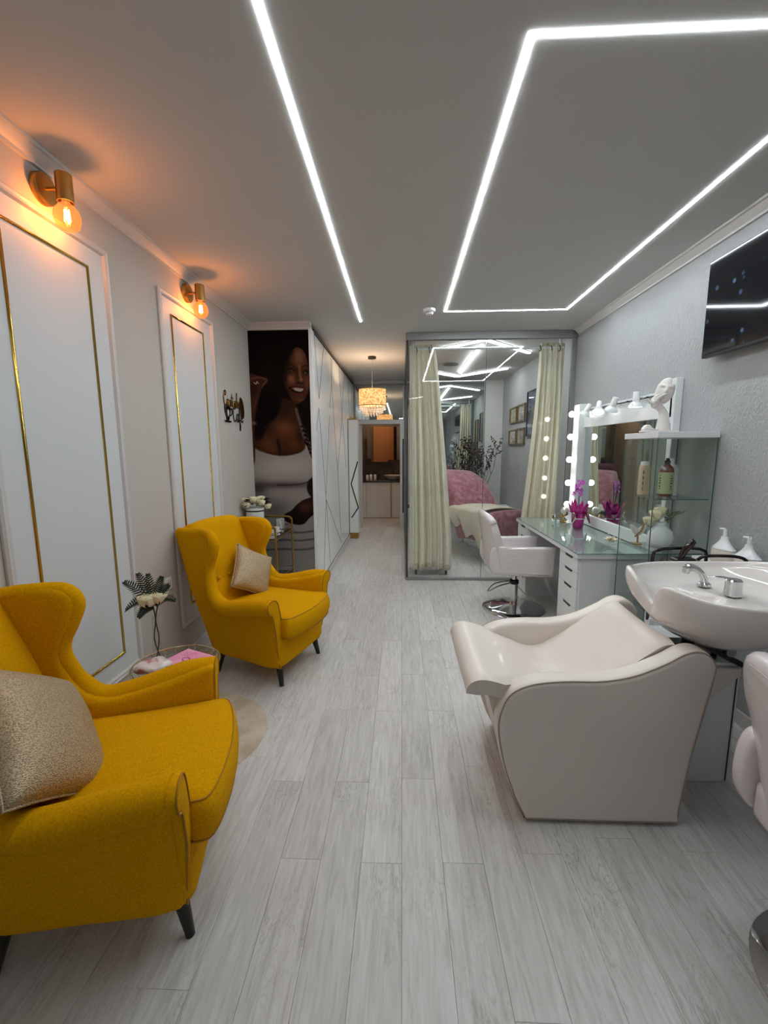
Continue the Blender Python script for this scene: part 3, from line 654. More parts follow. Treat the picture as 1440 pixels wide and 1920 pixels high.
cup.tube([(0.006, 0.15, 0.085), (0.006, 0.19, 0.08), (0.006, 0.195, 0.045), (0.006, 0.14, 0.02)], 0.006, 6, smooth=4)
cup.build('cup_silhouette', bmat_, sg)
MB().slab(curve2([(0.075, 0.06), (0.095, 0.075), (0.115, 0.06), (0.112, 0.03), (0.095, 0.012), (0.078, 0.03)], 3), 'yz', 0.010, 0.012, 0.001, 1).build('heart_cutout', M['wall_left'], sg)
bn = MB().ball((0.007, 0.44, 0.115), (0.006, 0.055, 0.10), 20, 12, M=RX(0.25)); bn.build('coffee_bean', mat('brown_acrylic', '4a2c14', 0.25, 0.4), sg)
# small chipped plaster marks left of the mural are part of the wallpaper joints
for (yy, zz_) in ((3.80, 2.18), (4.12, 2.15)):
    struct(MB().box(XL, yy-0.002, zz_-0.12, XL+0.0015, yy+0.002, zz_+0.12).build('trim_7', M['trim'], smooth=0))

# ================================================================ pendant lamp in the corridor
pn = thing('pendant_lamp', 'round capiz-look pendant shade with hanging crystals glowing amber in the corridor', 'lamp', (-0.40, 6.02, 0))
MB().lathe([(0, 2.70), (0.052, 2.70), (0.055, 2.705), (0.055, 2.73), (0, 2.73)], seg=24).build('ceiling_rose', mat('bronze', '5a5048', 0.35, 0.8), pn)
MB().tube([(0, 0, 2.70), (0, 0, 2.30)], 0.0025, 6).build('cord', mat('silver_cord', 'b8b8b4', 0.4), pn)
sh_m, nt, bs, out = nodes('shimmer_shade'); nz = nt.nodes.new('ShaderNodeTexVoronoi'); nz.inputs['Scale'].default_value = 38
cr = nt.nodes.new('ShaderNodeValToRGB'); cr.color_ramp.elements[0].color = hx('b08850'); cr.color_ramp.elements[1].color = hx('fff2d8'); cr.color_ramp.elements[0].position = 0.1; cr.color_ramp.elements[1].position = 0.7
tcn = nt.nodes.new('ShaderNodeTexCoord'); nt.links.new(tcn.outputs['Object'], nz.inputs['Vector']); nt.links.new(nz.outputs['Distance'], cr.inputs[0])
tr = nt.nodes.new('ShaderNodeBsdfTranslucent'); df = nt.nodes.new('ShaderNodeBsdfDiffuse'); ms = nt.nodes.new('ShaderNodeMixShader'); ms.inputs[0].default_value = 0.6
nt.links.new(cr.outputs[0], tr.inputs[0]); nt.links.new(cr.outputs[0], df.inputs[0]); nt.links.new(df.outputs[0], ms.inputs[1]); nt.links.new(tr.outputs[0], ms.inputs[2]); nt.links.new(ms.outputs[0], out.inputs[0])
MB().lathe([(0.180, 2.085), (0.183, 2.085), (0.183, 2.30), (0.180, 2.30), (0.180, 2.085)], seg=40).build('shade', sh_m, pn)
for z_ in (2.08, 2.295): MB().lathe([(0.181, z_), (0.186, z_), (0.186, z_+0.01), (0.181, z_+0.01)], seg=40).build('shade_ring', M['gold_s'], pn)
cm = mat('crystal', 'fff0e4', 0.1, coat=1.0)
for ring, (R_, n, zt, L_) in enumerate(((0.175, 26, 2.078, 2), (0.14, 20, 2.06, 3), (0.095, 14, 2.05, 4))):
    for k in range(n):
        a = 2*PI*k/n; mb = MB()
        for q in range(L_): mb.ball((R_*math.cos(a), R_*math.sin(a), zt-0.016-0.026*q), (0.008, 0.008, 0.012), 6, 4)
        mb.build('crystal_drop', cm, pn, smooth=0)
pb = MB().ball((0, 0, 2.19), 0.03, 14, 10).build('bulb', emit('warm_pendant_bulb', (1.0, 0.72, 0.40, 1), 22.0), pn)
l = bpy.data.lights.new('pendant_glow', 'POINT'); l.energy = 13; l.color = (1.0, 0.70, 0.46); l.shadow_soft_size = 0.035
o = bpy.data.objects.new('pendant_glow', l); COL.objects.link(o); o.location = (-0.40, 6.02, 2.24)

# ================================================================ washroom beyond the doorway
vc = thing('vanity_cabinet', 'white washroom vanity cabinet with dark top seen through the far doorway', 'cabinet', (0, 9.36, 0))
MB().box(-1.0, 0.02, 0, 0.3, 0.55, 0.80).build('body', M['wall_white'], vc, smooth=0)
for a, b_ in ((-1.0, -0.78), (-0.775, -0.245), (-0.22, 0.28)): MB().box(a, 0, 0.02, b_, 0.02, 0.78, bev=0.003).build('door', M['gloss_white'], vc)
MB().box(-0.243, -0.004, 0.02, -0.222, 0.02, 0.78).build('gold_handle_strip', M['gold_s'], vc, smooth=0, label='vertical brass gold handle strip')
MB().box(-1.02, -0.02, 0.80, 0.32, 0.57, 0.825, bev=0.003).build('dark_countertop', mat('dark_stone_top', '26221f', 0.3), vc)
bs_ = MB().lathe([(0.02, 0.0), (0.11, 0.0), (0.15, 0.02), (0.20, 0.095), (0.21, 0.105), (0.198, 0.105), (0.145, 0.03), (0.10, 0.015), (0, 0.012)], c=(-0.20, 9.62, 0.825), seg=32)
tag(bs_.build('vessel_basin', M['ceramic']), 'round white vessel basin on the dark washroom counter', 'basin')
fa = MB().tube([(-0.20, 9.85, 0.825), (-0.20, 9.85, 1.02), (-0.20, 9.80, 1.06), (-0.20, 9.72, 1.05)], 0.012, 8, smooth=4)
tag(fa.build('washroom_tap', M['black']), 'black tap behind the washroom basin', 'tap')
for k, (x, h, mm) in enumerate(((-0.76, 0.12, 'gloss_white'), (-0.68, 0.13, 'gloss_white'), (-0.59, 0.13, 'gloss_white'))):
    t = thing('soap_dispenser', ('first', 'second', 'third')[k] + ' small white pump bottle from the left on the washroom counter', 'bottle', (x, 9.52, 0.825), 0, 'washroom bottles')
    MB().lathe([(0, 0), (0.03, 0), (0.032, 0.01), (0.032, h-0.02), (0.025, h), (0, h)], seg=16).build('bottle_body', M[mm], t)
    MB().tube([(0, 0, h), (0, 0, h+0.03), (0, -0.03, h+0.035)], 0.006, 6).build('pump', M['black'] if k != 1 else M['gold_s'], t)
wm = thing('washroom_mirror', 'large mirror above the washroom counter with a stepped frameless edge', 'mirror', (-0.766, 9.645, 0), math.radians(20))
wm_off = 0.78
MB().prism([(a_+wm_off, b_) for a_, b_ in [(-0.78, 1.30), (-0.70, 1.30), (-0.70, 1.22), (-0.30, 1.22), (-0.30, 1.26), (0.05, 1.26), (0.05, 1.95), (0.0, 1.95), (0.0, 2.0), (-0.65, 2.0), (-0.65, 1.96), (-0.78, 1.96)]], 'xz', -0.012, 0.0).build('mirror_glass', M['mirror'], wm, smooth=0)
# what stands on the near side of the washroom and shows in that mirror
ct = MB()
ct.sheet(lambda u, v: (0.27+0.015*math.sin(u*70), YB+0.26+0.82*u, 0.004+2.25*v), 60, 4, 0.004)
tag(ct.build('shower_curtain', mat('peach_curtain', 'd08a58', 0.8)), 'peach curtain reflected in the washroom mirror', 'curtain')
l = bpy.data.lights.new('washroom_lamp', 'POINT'); l.energy = 17; l.color = (1.0, 0.74, 0.52); l.shadow_soft_size = 0.05
o = bpy.data.objects.new('washroom_lamp', l); COL.objects.link(o); o.location = (-0.55, 9.0, 2.45)
wl = thing('washroom_lamp', 'small warm glass globe lamp of the washroom ceiling', 'lamp', (-0.35, 9.3, 2.40))
MB().ball((0, 0, 0), 0.05, 14, 10).build('globe', emit('warm_globe', (1, 0.75, 0.45, 1), 9), wl)
MB().tube([(0, 0, 0.05), (0, 0, ZC-2.40)], 0.004, 6).build('cord', M['gold_s'], wl)
# ================================================================ mustard wing armchairs
def armchair(label):
    """front looks along +x; origin on the floor under the middle"""
    t = thing('wing_armchair', label, 'armchair', group='mustard wing armchairs')
    def taper(v):   # the body narrows and draws in towards the floor
        k = max(0.0, min(1.0, (v.z-0.13)/0.5)); return Vector((v.x, v.y*(0.86+0.14*k)*(1-0.12*max(0, v.z-0.6)/0.4), v.z))
    # seat box below the cushion
    def fbase(p):
        z = (p.z+0.1)/0.2; return Vector((p.x + (0.015*(1-(p.y/0.33)**2) if p.x > 0 else 0), p.y*(0.93+0.07*z)*(1-0.12*max(0, (0.1-p.x)/0.3)), p.z))
    MB().rbox((0.58, 0.60, 0.22), 0.035, 10, (0.075, 0, 0.245), fbase).build('seat_frame', M['yellow'], t, smooth=60)
    # sides: arm sweeping up into the wing
    out = [(0.33, 0.135), (0.352, 0.30), (0.362, 0.46), (0.372, 0.575), (0.355, 0.615), (0.25, 0.592), (0.09, 0.556), (-0.03, 0.548), (-0.108, 0.60), (-0.145, 0.71), (-0.145, 0.78), (-0.112, 0.855), (-0.088, 0.93),
           (-0.108, 0.985), (-0.16, 1.012), (-0.24, 1.018), (-0.36, 1.015), (-0.455, 1.0), (-0.415, 0.86), (-0.335, 0.62), (-0.265, 0.36), (-0.215, 0.16), (-0.16, 0.135), (0.05, 0.13)]
    oc = curve2(out, 3)
    for s in (-1, 1):
        def warp(v, s=s):
            w = max(0.0, (v.z-0.60)/0.42); fx = max(0.0, (v.x+0.42)/0.40)
            y = v.y*(1-0.15*max(0, min(1, (0.30-v.x)/0.45))) + s*(0.040*w*fx - 0.030*w)
            if v.z < 0.6: y *= 0.80+0.20*max(0, (v.z-0.13)/0.47)
            return Vector((v.x, y, v.z))
        mb = MB().slab(oc, 'xz', s*0.285, s*0.360, 0.03, 4, warp); mb.build('side_panel', M['yellow'], t, smooth=60)
        # padded roll along arm and wing
        pth = [(0.352, 0.573), (0.25, 0.566), (0.09, 0.530), (-0.045, 0.524), (-0.122, 0.598), (-0.158, 0.71), (-0.158, 0.785), (-0.127, 0.858), (-0.105, 0.93), (-0.128, 0.978), (-0.18, 0.994), (-0.27, 0.997), (-0.38, 0.99)]
        rr = [0.056, 0.056, 0.054, 0.050, 0.042, 0.036, 0.034, 0.035, 0.036, 0.034, 0.030, 0.028, 0.026]
        yy = [0.352, 0.360, 0.366, 0.368, 0.360, 0.338, 0.334, 0.336, 0.338, 0.335, 0.328, 0.318, 0.30]
        MB().tube([warp(Vector((a, s*y, b))) for (a, b), y in zip(pth, yy)], rr, 14, smooth=5).build('arm_roll', M['yellow'], t, smooth=80)
        # front facing of the arm with its piping
        fc = [(s*0.278, 0.15), (s*0.276, 0.40), (s*0.288, 0.55), (s*0.318, 0.612), (s*0.372, 0.622), (s*0.405, 0.592), (s*0.392, 0.545), (s*0.362, 0.52), (s*0.352, 0.40), (s*0.318, 0.15)]
        cc = curve2(fc, 3)
        MB().slab(cc, 'yz', 0.34, 0.374, 0.008, 2, lambda v: Vector((v.x - 0.03*max(0, 0.4-v.z)/0.27, v.y*(0.84+0.16*min(1, (v.z-0.13)/0.42)), v.z))).build('arm_facing', M['yellow'], t, smooth=50)
        MB().tube([(0.3735 - 0.03*max(0, 0.4-z)/0.27, y*(0.84+0.16*min(1, (z-0.13)/0.42)), z) for y, z in cc], 0.0032, 6, closed=True).build('piping', M['seam'], t, smooth=180)
    # back: leaning padded inner back with tufting buttons
    A = RY(math.radians(-17))
    def fback(p):
        k = 1-(p.y/0.31)**2
        d = 0.035*max(0, k)*(1 if p.x > 0 else 0.25)
        for by in (-0.165, -0.055, 0.055, 0.165):
            q = ((p.y-by)**2+(p.z+0.045)**2)/0.045**2
            if p.x > 0: d -= 0.026*math.exp(-q)
        return Vector((p.x + (d if p.x > 0 else -d), p.y*(1.0-0.12*max(0, -p.z)/0.4-0.15*max(0, p.z)/0.36), p.z + (0.02*k if p.z > 0.3 else 0)))
    MB().rbox((0.12, 0.58, 0.72), 0.05, 22, (-0.285, 0, 0.68), fback, A).build('backrest', M['yellow'], t, smooth=80)
    for by in (-0.165, -0.055, 0.055, 0.165):
        p = Vector((-0.285, 0, 0.68)) + A @ Vector((0.083, by, -0.045)); MB().ball(p, (0.009, 0.014, 0.014), 10, 6).build('button', M['yellow'], t, smooth=180)
    MB().slab([(-0.225, 0.15), (-0.16, 0.15), (-0.36, 0.95), (-0.455, 0.98)], 'xz', -0.262, 0.262, 0.02, 3, taper).build('back_panel', M['yellow'], t, smooth=60)
    MB().tube([(-0.385, -0.255, 0.985), (-0.40, -0.13, 1.0), (-0.405, 0, 1.008), (-0.40, 0.13, 1.0), (-0.385, 0.255, 0.985)], [0.03, 0.036, 0.038, 0.036, 0.03], 12, smooth=5).build('top_roll', M['yellow'], t, smooth=80)
    # T-shaped seat cushion
    cu = curve2([(-0.17, -0.225), (0.1, -0.25), (0.34, -0.272), (0.40, -0.282), (0.442, -0.262), (0.470, -0.15), (0.482, 0), (0.470, 0.15), (0.442, 0.262), (0.40, 0.282), (0.34, 0.272), (0.1, 0.25), (-0.17, 0.225), (-0.19, 0)], 3)
    N = len(cu); cxm, cym = 0.13, 0.0; vs = []; fs = []
    layers = [(0.0, 0.0, 0.0), (1, 0, 0.0), (1, 1, 0.0)]
    prof = []   # (scale inset, z)
    for k in range(7): prof.append((k/6*0.93, -0.07))
    for k in range(1, 6): th = PI*k/6; prof.append((0.93+0.07*math.sin(th) if k else 0.93, -0.07*math.cos(th)))
    for k in range(6, -1, -1): prof.append((k/6*0.93, 0.07))
    for sc_, z in prof:
        for (x, y) in cu:
            X = cxm+(x-cxm)*sc_; Y = y*sc_
            dome = (0.028*(1-sc_**2) if z > 0.06 else 0) ; front = 0.012*max(0, X-0.1)
            vs.append((X, Y, 0.415+z+dome-front))
    for i in range(len(prof)-1):
        for k in range(N): k2 = (k+1) % N; fs.append((i*N+k, i*N+k2, (i+1)*N+k2, (i+1)*N+k))
    MB().add(vs, fs).build('seat_cushion', M['yellow'], t, smooth=60)
    for zz, sc_ in ((0.482, 0.955), (0.348, 0.962)):
        MB().tube([(cxm+(x-cxm)*sc_, y*sc_, zz-0.012*max(0, x-0.1)) for x, y in cu], 0.0032, 6, closed=True).build('cushion_piping', M['seam'], t, smooth=180)
    for x, y, sx, sy in ((0.31, -0.225, 0.03, -0.02), (0.31, 0.225, 0.03, 0.02), (-0.15, -0.22, -0.04, -0.015), (-0.15, 0.22, -0.04, 0.015)):
        MB().tube([(x, y, 0.16), (x+sx, y+sy, 0.0)], [0.026, 0.014], 14).build('leg', M['black_wood'], t)
    return t
ac1 = armchair('nearest mustard yellow wing armchair, cut off by the left edge of the picture')
ac1.location = (-1.055, 1.265, 0); ac1.rotation_euler = (0, 0, math.radians(16))
ac2 = copy_tree(ac1); ac2['label'] = 'farther mustard yellow wing armchair, whole in view before the rose trolley'
ac2.scale = (0.975, 0.975, 0.975); ac2.location = (-1.01, 2.885, 0); ac2.rotation_euler = (0, 0, math.radians(-18))

# ---- champagne throw pillows leaning in the armchairs
pm_, nt, bs, out = nodes('champagne_knit')
tcn = nt.nodes.new('ShaderNodeTexCoord'); mpn = nt.nodes.new('ShaderNodeMapping'); mpn.inputs['Scale'].default_value = (1, 1, 2.2); nt.links.new(tcn.outputs['Object'], mpn.inputs[0])
vn = nt.nodes.new('ShaderNodeTexVoronoi'); vn.inputs['Scale'].default_value = 170; nt.links.new(mpn.outputs[0], vn.inputs['Vector'])
cr = nt.nodes.new('ShaderNodeValToRGB'); cr.color_ramp.elements[0].color = hx('7d684f'); cr.color_ramp.elements[1].color = hx('c6b08e'); cr.color_ramp.elements[0].position = 0.15; cr.color_ramp.elements[1].position = 0.6
nt.links.new(vn.outputs['Distance'], cr.inputs[0]); nt.links.new(cr.outputs[0], bs.inputs['Base Color']); bs.inputs['Roughness'].default_value = 0.4; bs.inputs['Metallic'].default_value = 0.25
bp = nt.nodes.new('ShaderNodeBump'); bp.inputs['Strength'].default_value = 0.6; bp.inputs['Distance'].default_value = 0.003; nt.links.new(vn.outputs['Distance'], bp.inputs['Height']); nt.links.new(bp.outputs[0], bs.inputs['Normal'])
def pillow(label, Mx, s=0.42, th=0.15):
    t = thing('throw_pillow', label, 'pillow', group='champagne throw pillows')
    mb = MB(); n = 19
    def half(sg):
        def f(u, v):
            a, b = 2*u-1, 2*v-1
            e = (1-a*a)*(1-b*b); h = th/2*(max(0, e)**0.42)
            pull = 1-0.07*(1-a*a)*abs(b)**3 ; pull2 = 1-0.07*(1-b*b)*abs(a)**3
            h += 0.006*noise.noise(Vector((a*3, b*3, sg*2)))*e
            return Vector((sg*h, a*s/2*pull2, b*s/2*pull))
        return f
    mb.grid(half(1), n, n); mb.grid(half(-1), n, n); mb.build('cover', pm_, t, smooth=180)
    rim = []
    for k in range(40):
        q = k/40*4; i = int(q); f = q-i; a, b = [(-1+2*f, -1), (1, -1+2*f), (1-2*f, 1), (-1, 1-2*f)][i]
        rim.append(Vector((0, a*s/2*(1-0.07*(1-b*b)*abs(a)**3), b*s/2*(1-0.07*(1-a*a)*abs(b)**3))))
    MB().tube(rim, 0.004, 6, closed=True).build('edge_seam', pm_, t, smooth=180)
    t.matrix_world = Mx; return t
def on_chair(c, x, y, z, rz, ry, rx=0): return T(*c.location) @ RZ(c.rotation_euler[2]) @ T(x, y, z) @ RZ(rz) @ RY(ry) @ RX(rx)
pillow('champagne knitted pillow leaning in the nearest armchair at the left edge', on_chair(ac1, -0.06, -0.10, 0.655, math.radians(8), math.radians(-30), math.radians(-42)), 0.42, 0.17)
pillow('champagne knitted pillow leaning in the farther armchair', on_chair(ac2, -0.085, 0.06, 0.64, math.radians(-8), math.radians(-22), math.radians(-32)), 0.32, 0.12)

# ---- round rug
rg = MB().lathe([(0, 0.012), (0.10, 0.012), (0.3, 0.012), (0.385, 0.0115), (0.398, 0.007), (0.40, 0.0)], c=(-1.13, 2.06, 0), seg=64)
tag(rg.build('round_rug', mat('cream_pile_rug', 'cfc0ab', 1.0, bump=(70, 0.9, 0.008), var=(9, 'b8a890', 0.4, 0.65), sheen=0.3), smooth=60), 'round cream pile rug under the glass side table', 'rug')

# ---- wire side table with a round glass top
st = thing('wire_side_table', 'round glass-topped side table with swirling champagne wire base', 'side table', (-1.10, 1.94, 0.012)); st.scale = (1.05, 1.05, 0.93)
wire = mat('champagne_wire', 'cdbf9c', 0.25, 1.0)
MB().lathe([(0, 0.478), (0.185, 0.478), (0.188, 0.481), (0.188, 0.486), (0.185, 0.488), (0, 0.488)], seg=48).build('glass_top', M['glass'], st)
MB().tube([(0.19*math.cos(a), 0.19*math.sin(a), 0.492) for a in [2*PI*k/48 for k in range(48)]], 0.004, 8, closed=True).build('top_ring', wire, st)
MB().tube([(0.13*math.cos(a), 0.13*math.sin(a), 0.006) for a in [2*PI*k/40 for k in range(40)]], 0.004, 8, closed=True).build('base_ring', wire, st)
for k in range(30):
    a = 2*PI*k/30; sgn = 1 if k % 2 else -1; w = random.uniform(0.5, 0.9)*sgn; pts = []
    for q in range(7):
        f = q/6; r = 0.13+0.06*f**2 - 0.03*math.sin(PI*f); an = a+w*f; pts.append((r*math.cos(an), r*math.sin(an), 0.008+0.482*f))
    MB().tube(pts, 0.0022, 5, smooth=3).build('wire', wire, st, smooth=180)
top = 0.0125+0.488*0.93
# pink folder with a bow print
fo = thing('pink_folder', 'pink glossy leaflet folder with a darker bow print on the glass side table', 'folder', (-1.06, 1.975, top), math.radians(-24)); fo.scale = (0.85, 0.85, 1)
MB().box(-0.11, -0.095, 0, 0.11, 0.095, 0.012, bev=0.004).build('cover', mat('pink_gloss', 'f39ac2', 0.25, coat=0.4, var=(7, 'f8b4d2', 0.4, 0.7)), fo)
pk = mat('print_magenta', 'b8406c', 0.3)
for pts in ([(0.05, -0.03), (0.02, 0.0), (-0.01, -0.02), (0.02, -0.04), (0.05, -0.03), (0.08, -0.01), (0.10, -0.04), (0.08, -0.06), (0.05, -0.03)], [(0.05, -0.03), (0.03, -0.08)], [(0.05, -0.03), (0.075, -0.085)]):
    MB().tube([(a-0.02, b_+0.01, 0.0125) for a, b_ in pts], 0.0035, 6, smooth=4, flat=(1, 1, 0.2)).build('bow_print', pk, fo)
for k in range(3):
    pts = [(-0.09+0.012*i, 0.06-0.02*k+0.004*math.sin(i*2.4+k), 0.0124) for i in range(9-k)]; MB().tube(pts, 0.0011, 5, smooth=3, flat=(1, 1, 0.3)).build('script_line_print', pk, fo)
# crumpled sweets bag
def crump(p):
    n = noise.noise(p*18)*0.016 + noise.noise(p*45)*0.006; return p*(1+n/max(p.length, 0.02))
bagm = mat('crinkled_cellophane', 'dcd0d0', 0.2, coat=0.7, var=(22, 'b06a5c', 0.52, 0.62))
tag(MB().ball((-1.165, 1.865, top+0.030), (0.085, 0.055, 0.034), 28, 18, M=RZ(0.6), fn=crump).build('sweets_bag', bagm, smooth=50), 'crumpled clear bag of wrapped sweets beside the pink folder', 'bag')

# ---- bud vase with fern leaves and two cream roses
gv = thing('flower_vase', 'tall slim glass vase holding two cream roses and dark fern leaves', 'vase', (-1.215, 1.985, top)); gv.scale = (1, 1, 0.93)
MB().lathe([(0, 0.0), (0.022, 0.0), (0.024, 0.01), (0.019, 0.12), (0.015, 0.24), (0.014, 0.245), (0.0125, 0.24), (0.016, 0.12), (0.019, 0.012), (0, 0.01)], seg=20).build('glass_body', M['glass'], gv)
stem_m = mat('dark_green_stem', '243018', 0.6); fern_m = mat('dark_fern', '141f12', 0.6, var=(30, '24361e', 0.4, 0.7))
rose_m = mat('cream_rose', 'ece0bd', 0.6, sub=0.1)
for a in ((0.008, 0), (-0.006, 0.006)):
    MB().tube([(a[0]*-1, a[1], 0.012), (a[0]*1.5, -a[1], 0.12), (a[0]*0.3, a[1], 0.22), (a[0]*2.2, a[1]*2, 0.30)], 0.003, 6, smooth=4).build('stem', stem_m, gv)
def rose(mb_parent, c, r, name='rose', m=rose_m, open_=1.0):
    """spiral of cupped petals"""
    rr = random.Random(int(c[0]*1000)+int(c[1]*777)); mb = MB()
    mb.ball(c, (r*0.35, r*0.35, r*0.42), 10, 6)
    for n, rad, top, arc, fl in ((3, 0.40, 0.35, 2.3, 0.0), (4, 0.58, 0.50, 1.9, 0.05), (5, 0.78, 0.72, 1.6, 0.12), (5, 0.98, 1.0*open_, 1.5, 0.22)):
        for k in range(n):
            a = 2*PI*(k+0.5*rad*3)/n + rr.uniform(-0.15, 0.15)
            def f(u, v, a=a, rad=rad, top=top, arc=arc, fl=fl):
                s2 = 2*u-1; col = 2.7 + (top+0.22*s2*s2-2.7)*v; ang = a + 0.5*s2*arc*(0.55+0.45*v); R = r*rad*(1 + fl*max(0, v-0.7)/0.3 - 0.05*(1-v) + 0.05*s2)
                return Vector((c[0]+R*math.sin(col)*math.cos(ang), c[1]+R*math.sin(col)*math.sin(ang), c[2]+r*0.55*(1-rad)+R*1.0*math.cos(col)))
            mb.sheet(f, 7, 8, r*0.03)
    return mb.build(name, m, mb_parent, smooth=180)
for c, r in (((-0.022, -0.012, 0.335), 0.040), ((0.030, 0.006, 0.345), 0.037)): rose(gv, c, r)
def fern(par, p0, p1, up, wd=0.035, n=12):
    p0, p1 = Vector(p0), Vector(p1); mid = (p0+p1)/2+Vector((0, 0, up)); mb = MB()
    pts, _ = catmull([p0, mid, p1], None, 8); mb.tube(pts, [0.0018*(1-0.7*i/len(pts)) for i in range(len(pts))], 5)
    d = (p1-p0).normalized(); side = d.cross(Vector((0, -0.75, 0.66))).normalized()
    for k in range(2, len(pts)-1):
        f = k/len(pts); L2 = wd*math.sin(PI*(0.12+0.85*f))*0.85
        for s in (-1, 1):
            tip = pts[k] + side*s*L2 + d*L2*0.55; b0 = pts[k]+d*0.003; b1 = pts[k]-d*0.003; m0 = (pts[k]+tip)/2+d*0.0042; m1 = (pts[k]+tip)/2-d*0.0042; o = Vector((0, 0.0006, 0.0005))
            vs = [b1, m1, tip, m0, b0]; mb.add([v+o for v in vs]+[v-o for v in vs], [(0,1,2,3,4), (9,8,7,6,5), (0,5,6,1), (1,6,7,2), (2,7,8,3), (3,8,9,4), (4,9,5,0)])
    return mb.build('fern_leaf', fern_m, par, smooth=0)
for p1, up in (((-0.135, -0.01, 0.435), 0.02), ((-0.075, 0.01, 0.475), 0.01), ((-0.03, 0.02, 0.470), 0.0), ((0.04, 0.02, 0.455), 0.01), ((0.085, 0.0, 0.415), 0.02), ((0.115, -0.01, 0.335), 0.03), ((-0.125, -0.03, 0.285), 0.04), ((-0.05, -0.05, 0.255), 0.02)):
    fern(gv, (0.0, 0.0, 0.30), p1, up)

# ---- gold two-tier trolley by the mural
tr = thing('serving_trolley', 'two-tier gold tube trolley with glass trays before the mural', 'trolley', (0, 0, 0))
tx0, tx1, ty0, ty1 = -1.50, -1.12, 3.72, 4.30
for y in (ty0, ty1):
    MB().tube([(tx1, y, 0.06), (tx1, y, 0.75), (tx1-0.012, y, 0.805), (tx1-0.05, y, 0.83), (tx0+0.05, y, 0.83), (tx0+0.012, y, 0.805), (tx0, y, 0.75), (tx0, y, 0.06)], 0.010, 10, smooth=4).build('end_frame', M['gold_s'], tr)
for z in (0.70, 0.26):
    MB().tube([(tx0, ty0, z), (tx1, ty0, z), (tx1, ty1, z), (tx0, ty1, z)], 0.008, 8, closed=True).build('shelf_rail', M['gold_s'], tr)
    MB().tube([(tx0, ty0, z+0.05), (tx1, ty0, z+0.05), (tx1, ty1, z+0.05), (tx0, ty1, z+0.05)], 0.004, 8, closed=True).build('guard_rail', M['gold_s'], tr)
    MB().box(tx0+0.006, ty0+0.006, z+0.002, tx1-0.006, ty1-0.006, z+0.009, bev=0.001).build('glass_shelf', glass('smoked_shelf_glass', 'd8dcd8', 1.5), tr)
for x in (tx0, tx1):
    for y in (ty0, ty1):
        MB().lathe([(0, -0.012), (0.028, -0.012), (0.03, -0.008), (0.03, 0.008), (0.028, 0.012), (0, 0.012)], c=(0, 0, 0), seg=20, M=T(x, y, 0.03) @ RY(PI/2)).build('castor', M['black'], tr)
zt = 0.7095
# flower box with white roses
fp = thing('rose_box', 'white round hat box of cream roses on the gold trolley', 'flower pot', (-1.425, 4.10, zt))
MB().lathe([(0, 0), (0.078, 0), (0.08, 0.004), (0.088, 0.235), (0.084, 0.238), (0.08, 0.225), (0, 0.22)], seg=32).build('hat_box', M['white'], fp)
MB().lathe([(0.0875, 0.205), (0.0892, 0.205), (0.0896, 0.216), (0.0878, 0.216)], seg=32).build('ribbon', M['black'], fp)
for k in range(9):
    a = k*2.4; r = 0.012+0.032*math.sqrt(k)*1.05; z = 0.325-0.008*k+random.uniform(-0.015, 0.025)
    rose(fp, (r*math.cos(a)*1.15, r*math.sin(a), z), random.uniform(0.031, 0.037))
lf = MB()
for k in range(44):
    a = k*2.1; r = 0.05+0.05*random.random(); c = Vector((r*math.cos(a), r*math.sin(a), 0.26+0.05*random.random())); e = c+Vector((0.06*math.cos(a), 0.06*math.sin(a), random.uniform(-0.01, 0.03))); w = Vector((-math.sin(a), math.cos(a), 0))*0.016; m = (c+e)/2+Vector((0, 0, 0.012)); o = Vector((0, 0, 0.0012))
    lf.add([c+o, m-w+o, e+o, m+w+o, c-o, m-w-o, e-o, m+w-o], [(0,1,2,3), (7,6,5,4), (0,4,5,1), (1,5,6,2), (2,6,7,3), (3,7,4,0)])
lf.build('foliage', mat('rose_leaf', '26331f', 0.5), fp, smooth=0)
def cup_saucer(x, y, z, lab, r=0.036):
    t = thing('coffee_cup', lab, 'cup', (x, y, z), random.uniform(0, 3), 'white cups on the trolley')
    MB().lathe([(0, 0), (0.045, 0), (0.068, 0.012), (0.07, 0.014), (0.045, 0.006), (0, 0.005)], seg=28).build('saucer', M['ceramic'], t)
    MB().lathe([(0, 0.006), (r*0.55, 0.006), (r*0.85, 0.02), (r, 0.055), (r*0.93, 0.055), (r*0.78, 0.022), (0, 0.012)], seg=24).build('cup_bowl', M['ceramic'], t)
    MB().tube([(r*0.93, 0, 0.048), (r+0.018, 0, 0.045), (r+0.02, 0, 0.028), (r*0.85, 0, 0.02)], 0.0035, 6, smooth=4).build('cup_handle', M['ceramic'], t)
cup_saucer(-1.20, 3.90, zt, 'white cup and saucer nearest the armchair wing on the gold trolley'); cup_saucer(-1.21, 4.055, zt, 'white cup and saucer behind the first cup on the gold trolley')
gl = thing('glass_jar', 'clear glass jar of sachets at the back of the gold trolley', 'jar', (-1.215, 4.21, zt))
MB().lathe([(0, 0), (0.045, 0), (0.047, 0.004), (0.047, 0.11), (0.044, 0.11), (0.044, 0.006), (0, 0.006)], seg=24).build('jar_body', M['glass'], gl)
for k in range(7): MB().box(-0.018, -0.002, 0, 0.018, 0.002, 0.10, M=T(0.026*math.cos(k*0.9), 0.026*math.sin(k*0.9), 0.012) @ RZ(k*0.7) @ RX(0.12)).build('sachet', mat('foil_paper', 'c8c8c8', 0.3, 0.3) if k == 0 else bpy.data.materials['foil_paper'], gl)
tm = thing('glass_tumbler', 'stack of clear tumblers beside the jar on the gold trolley', 'glass', (-1.32, 3.95, zt))
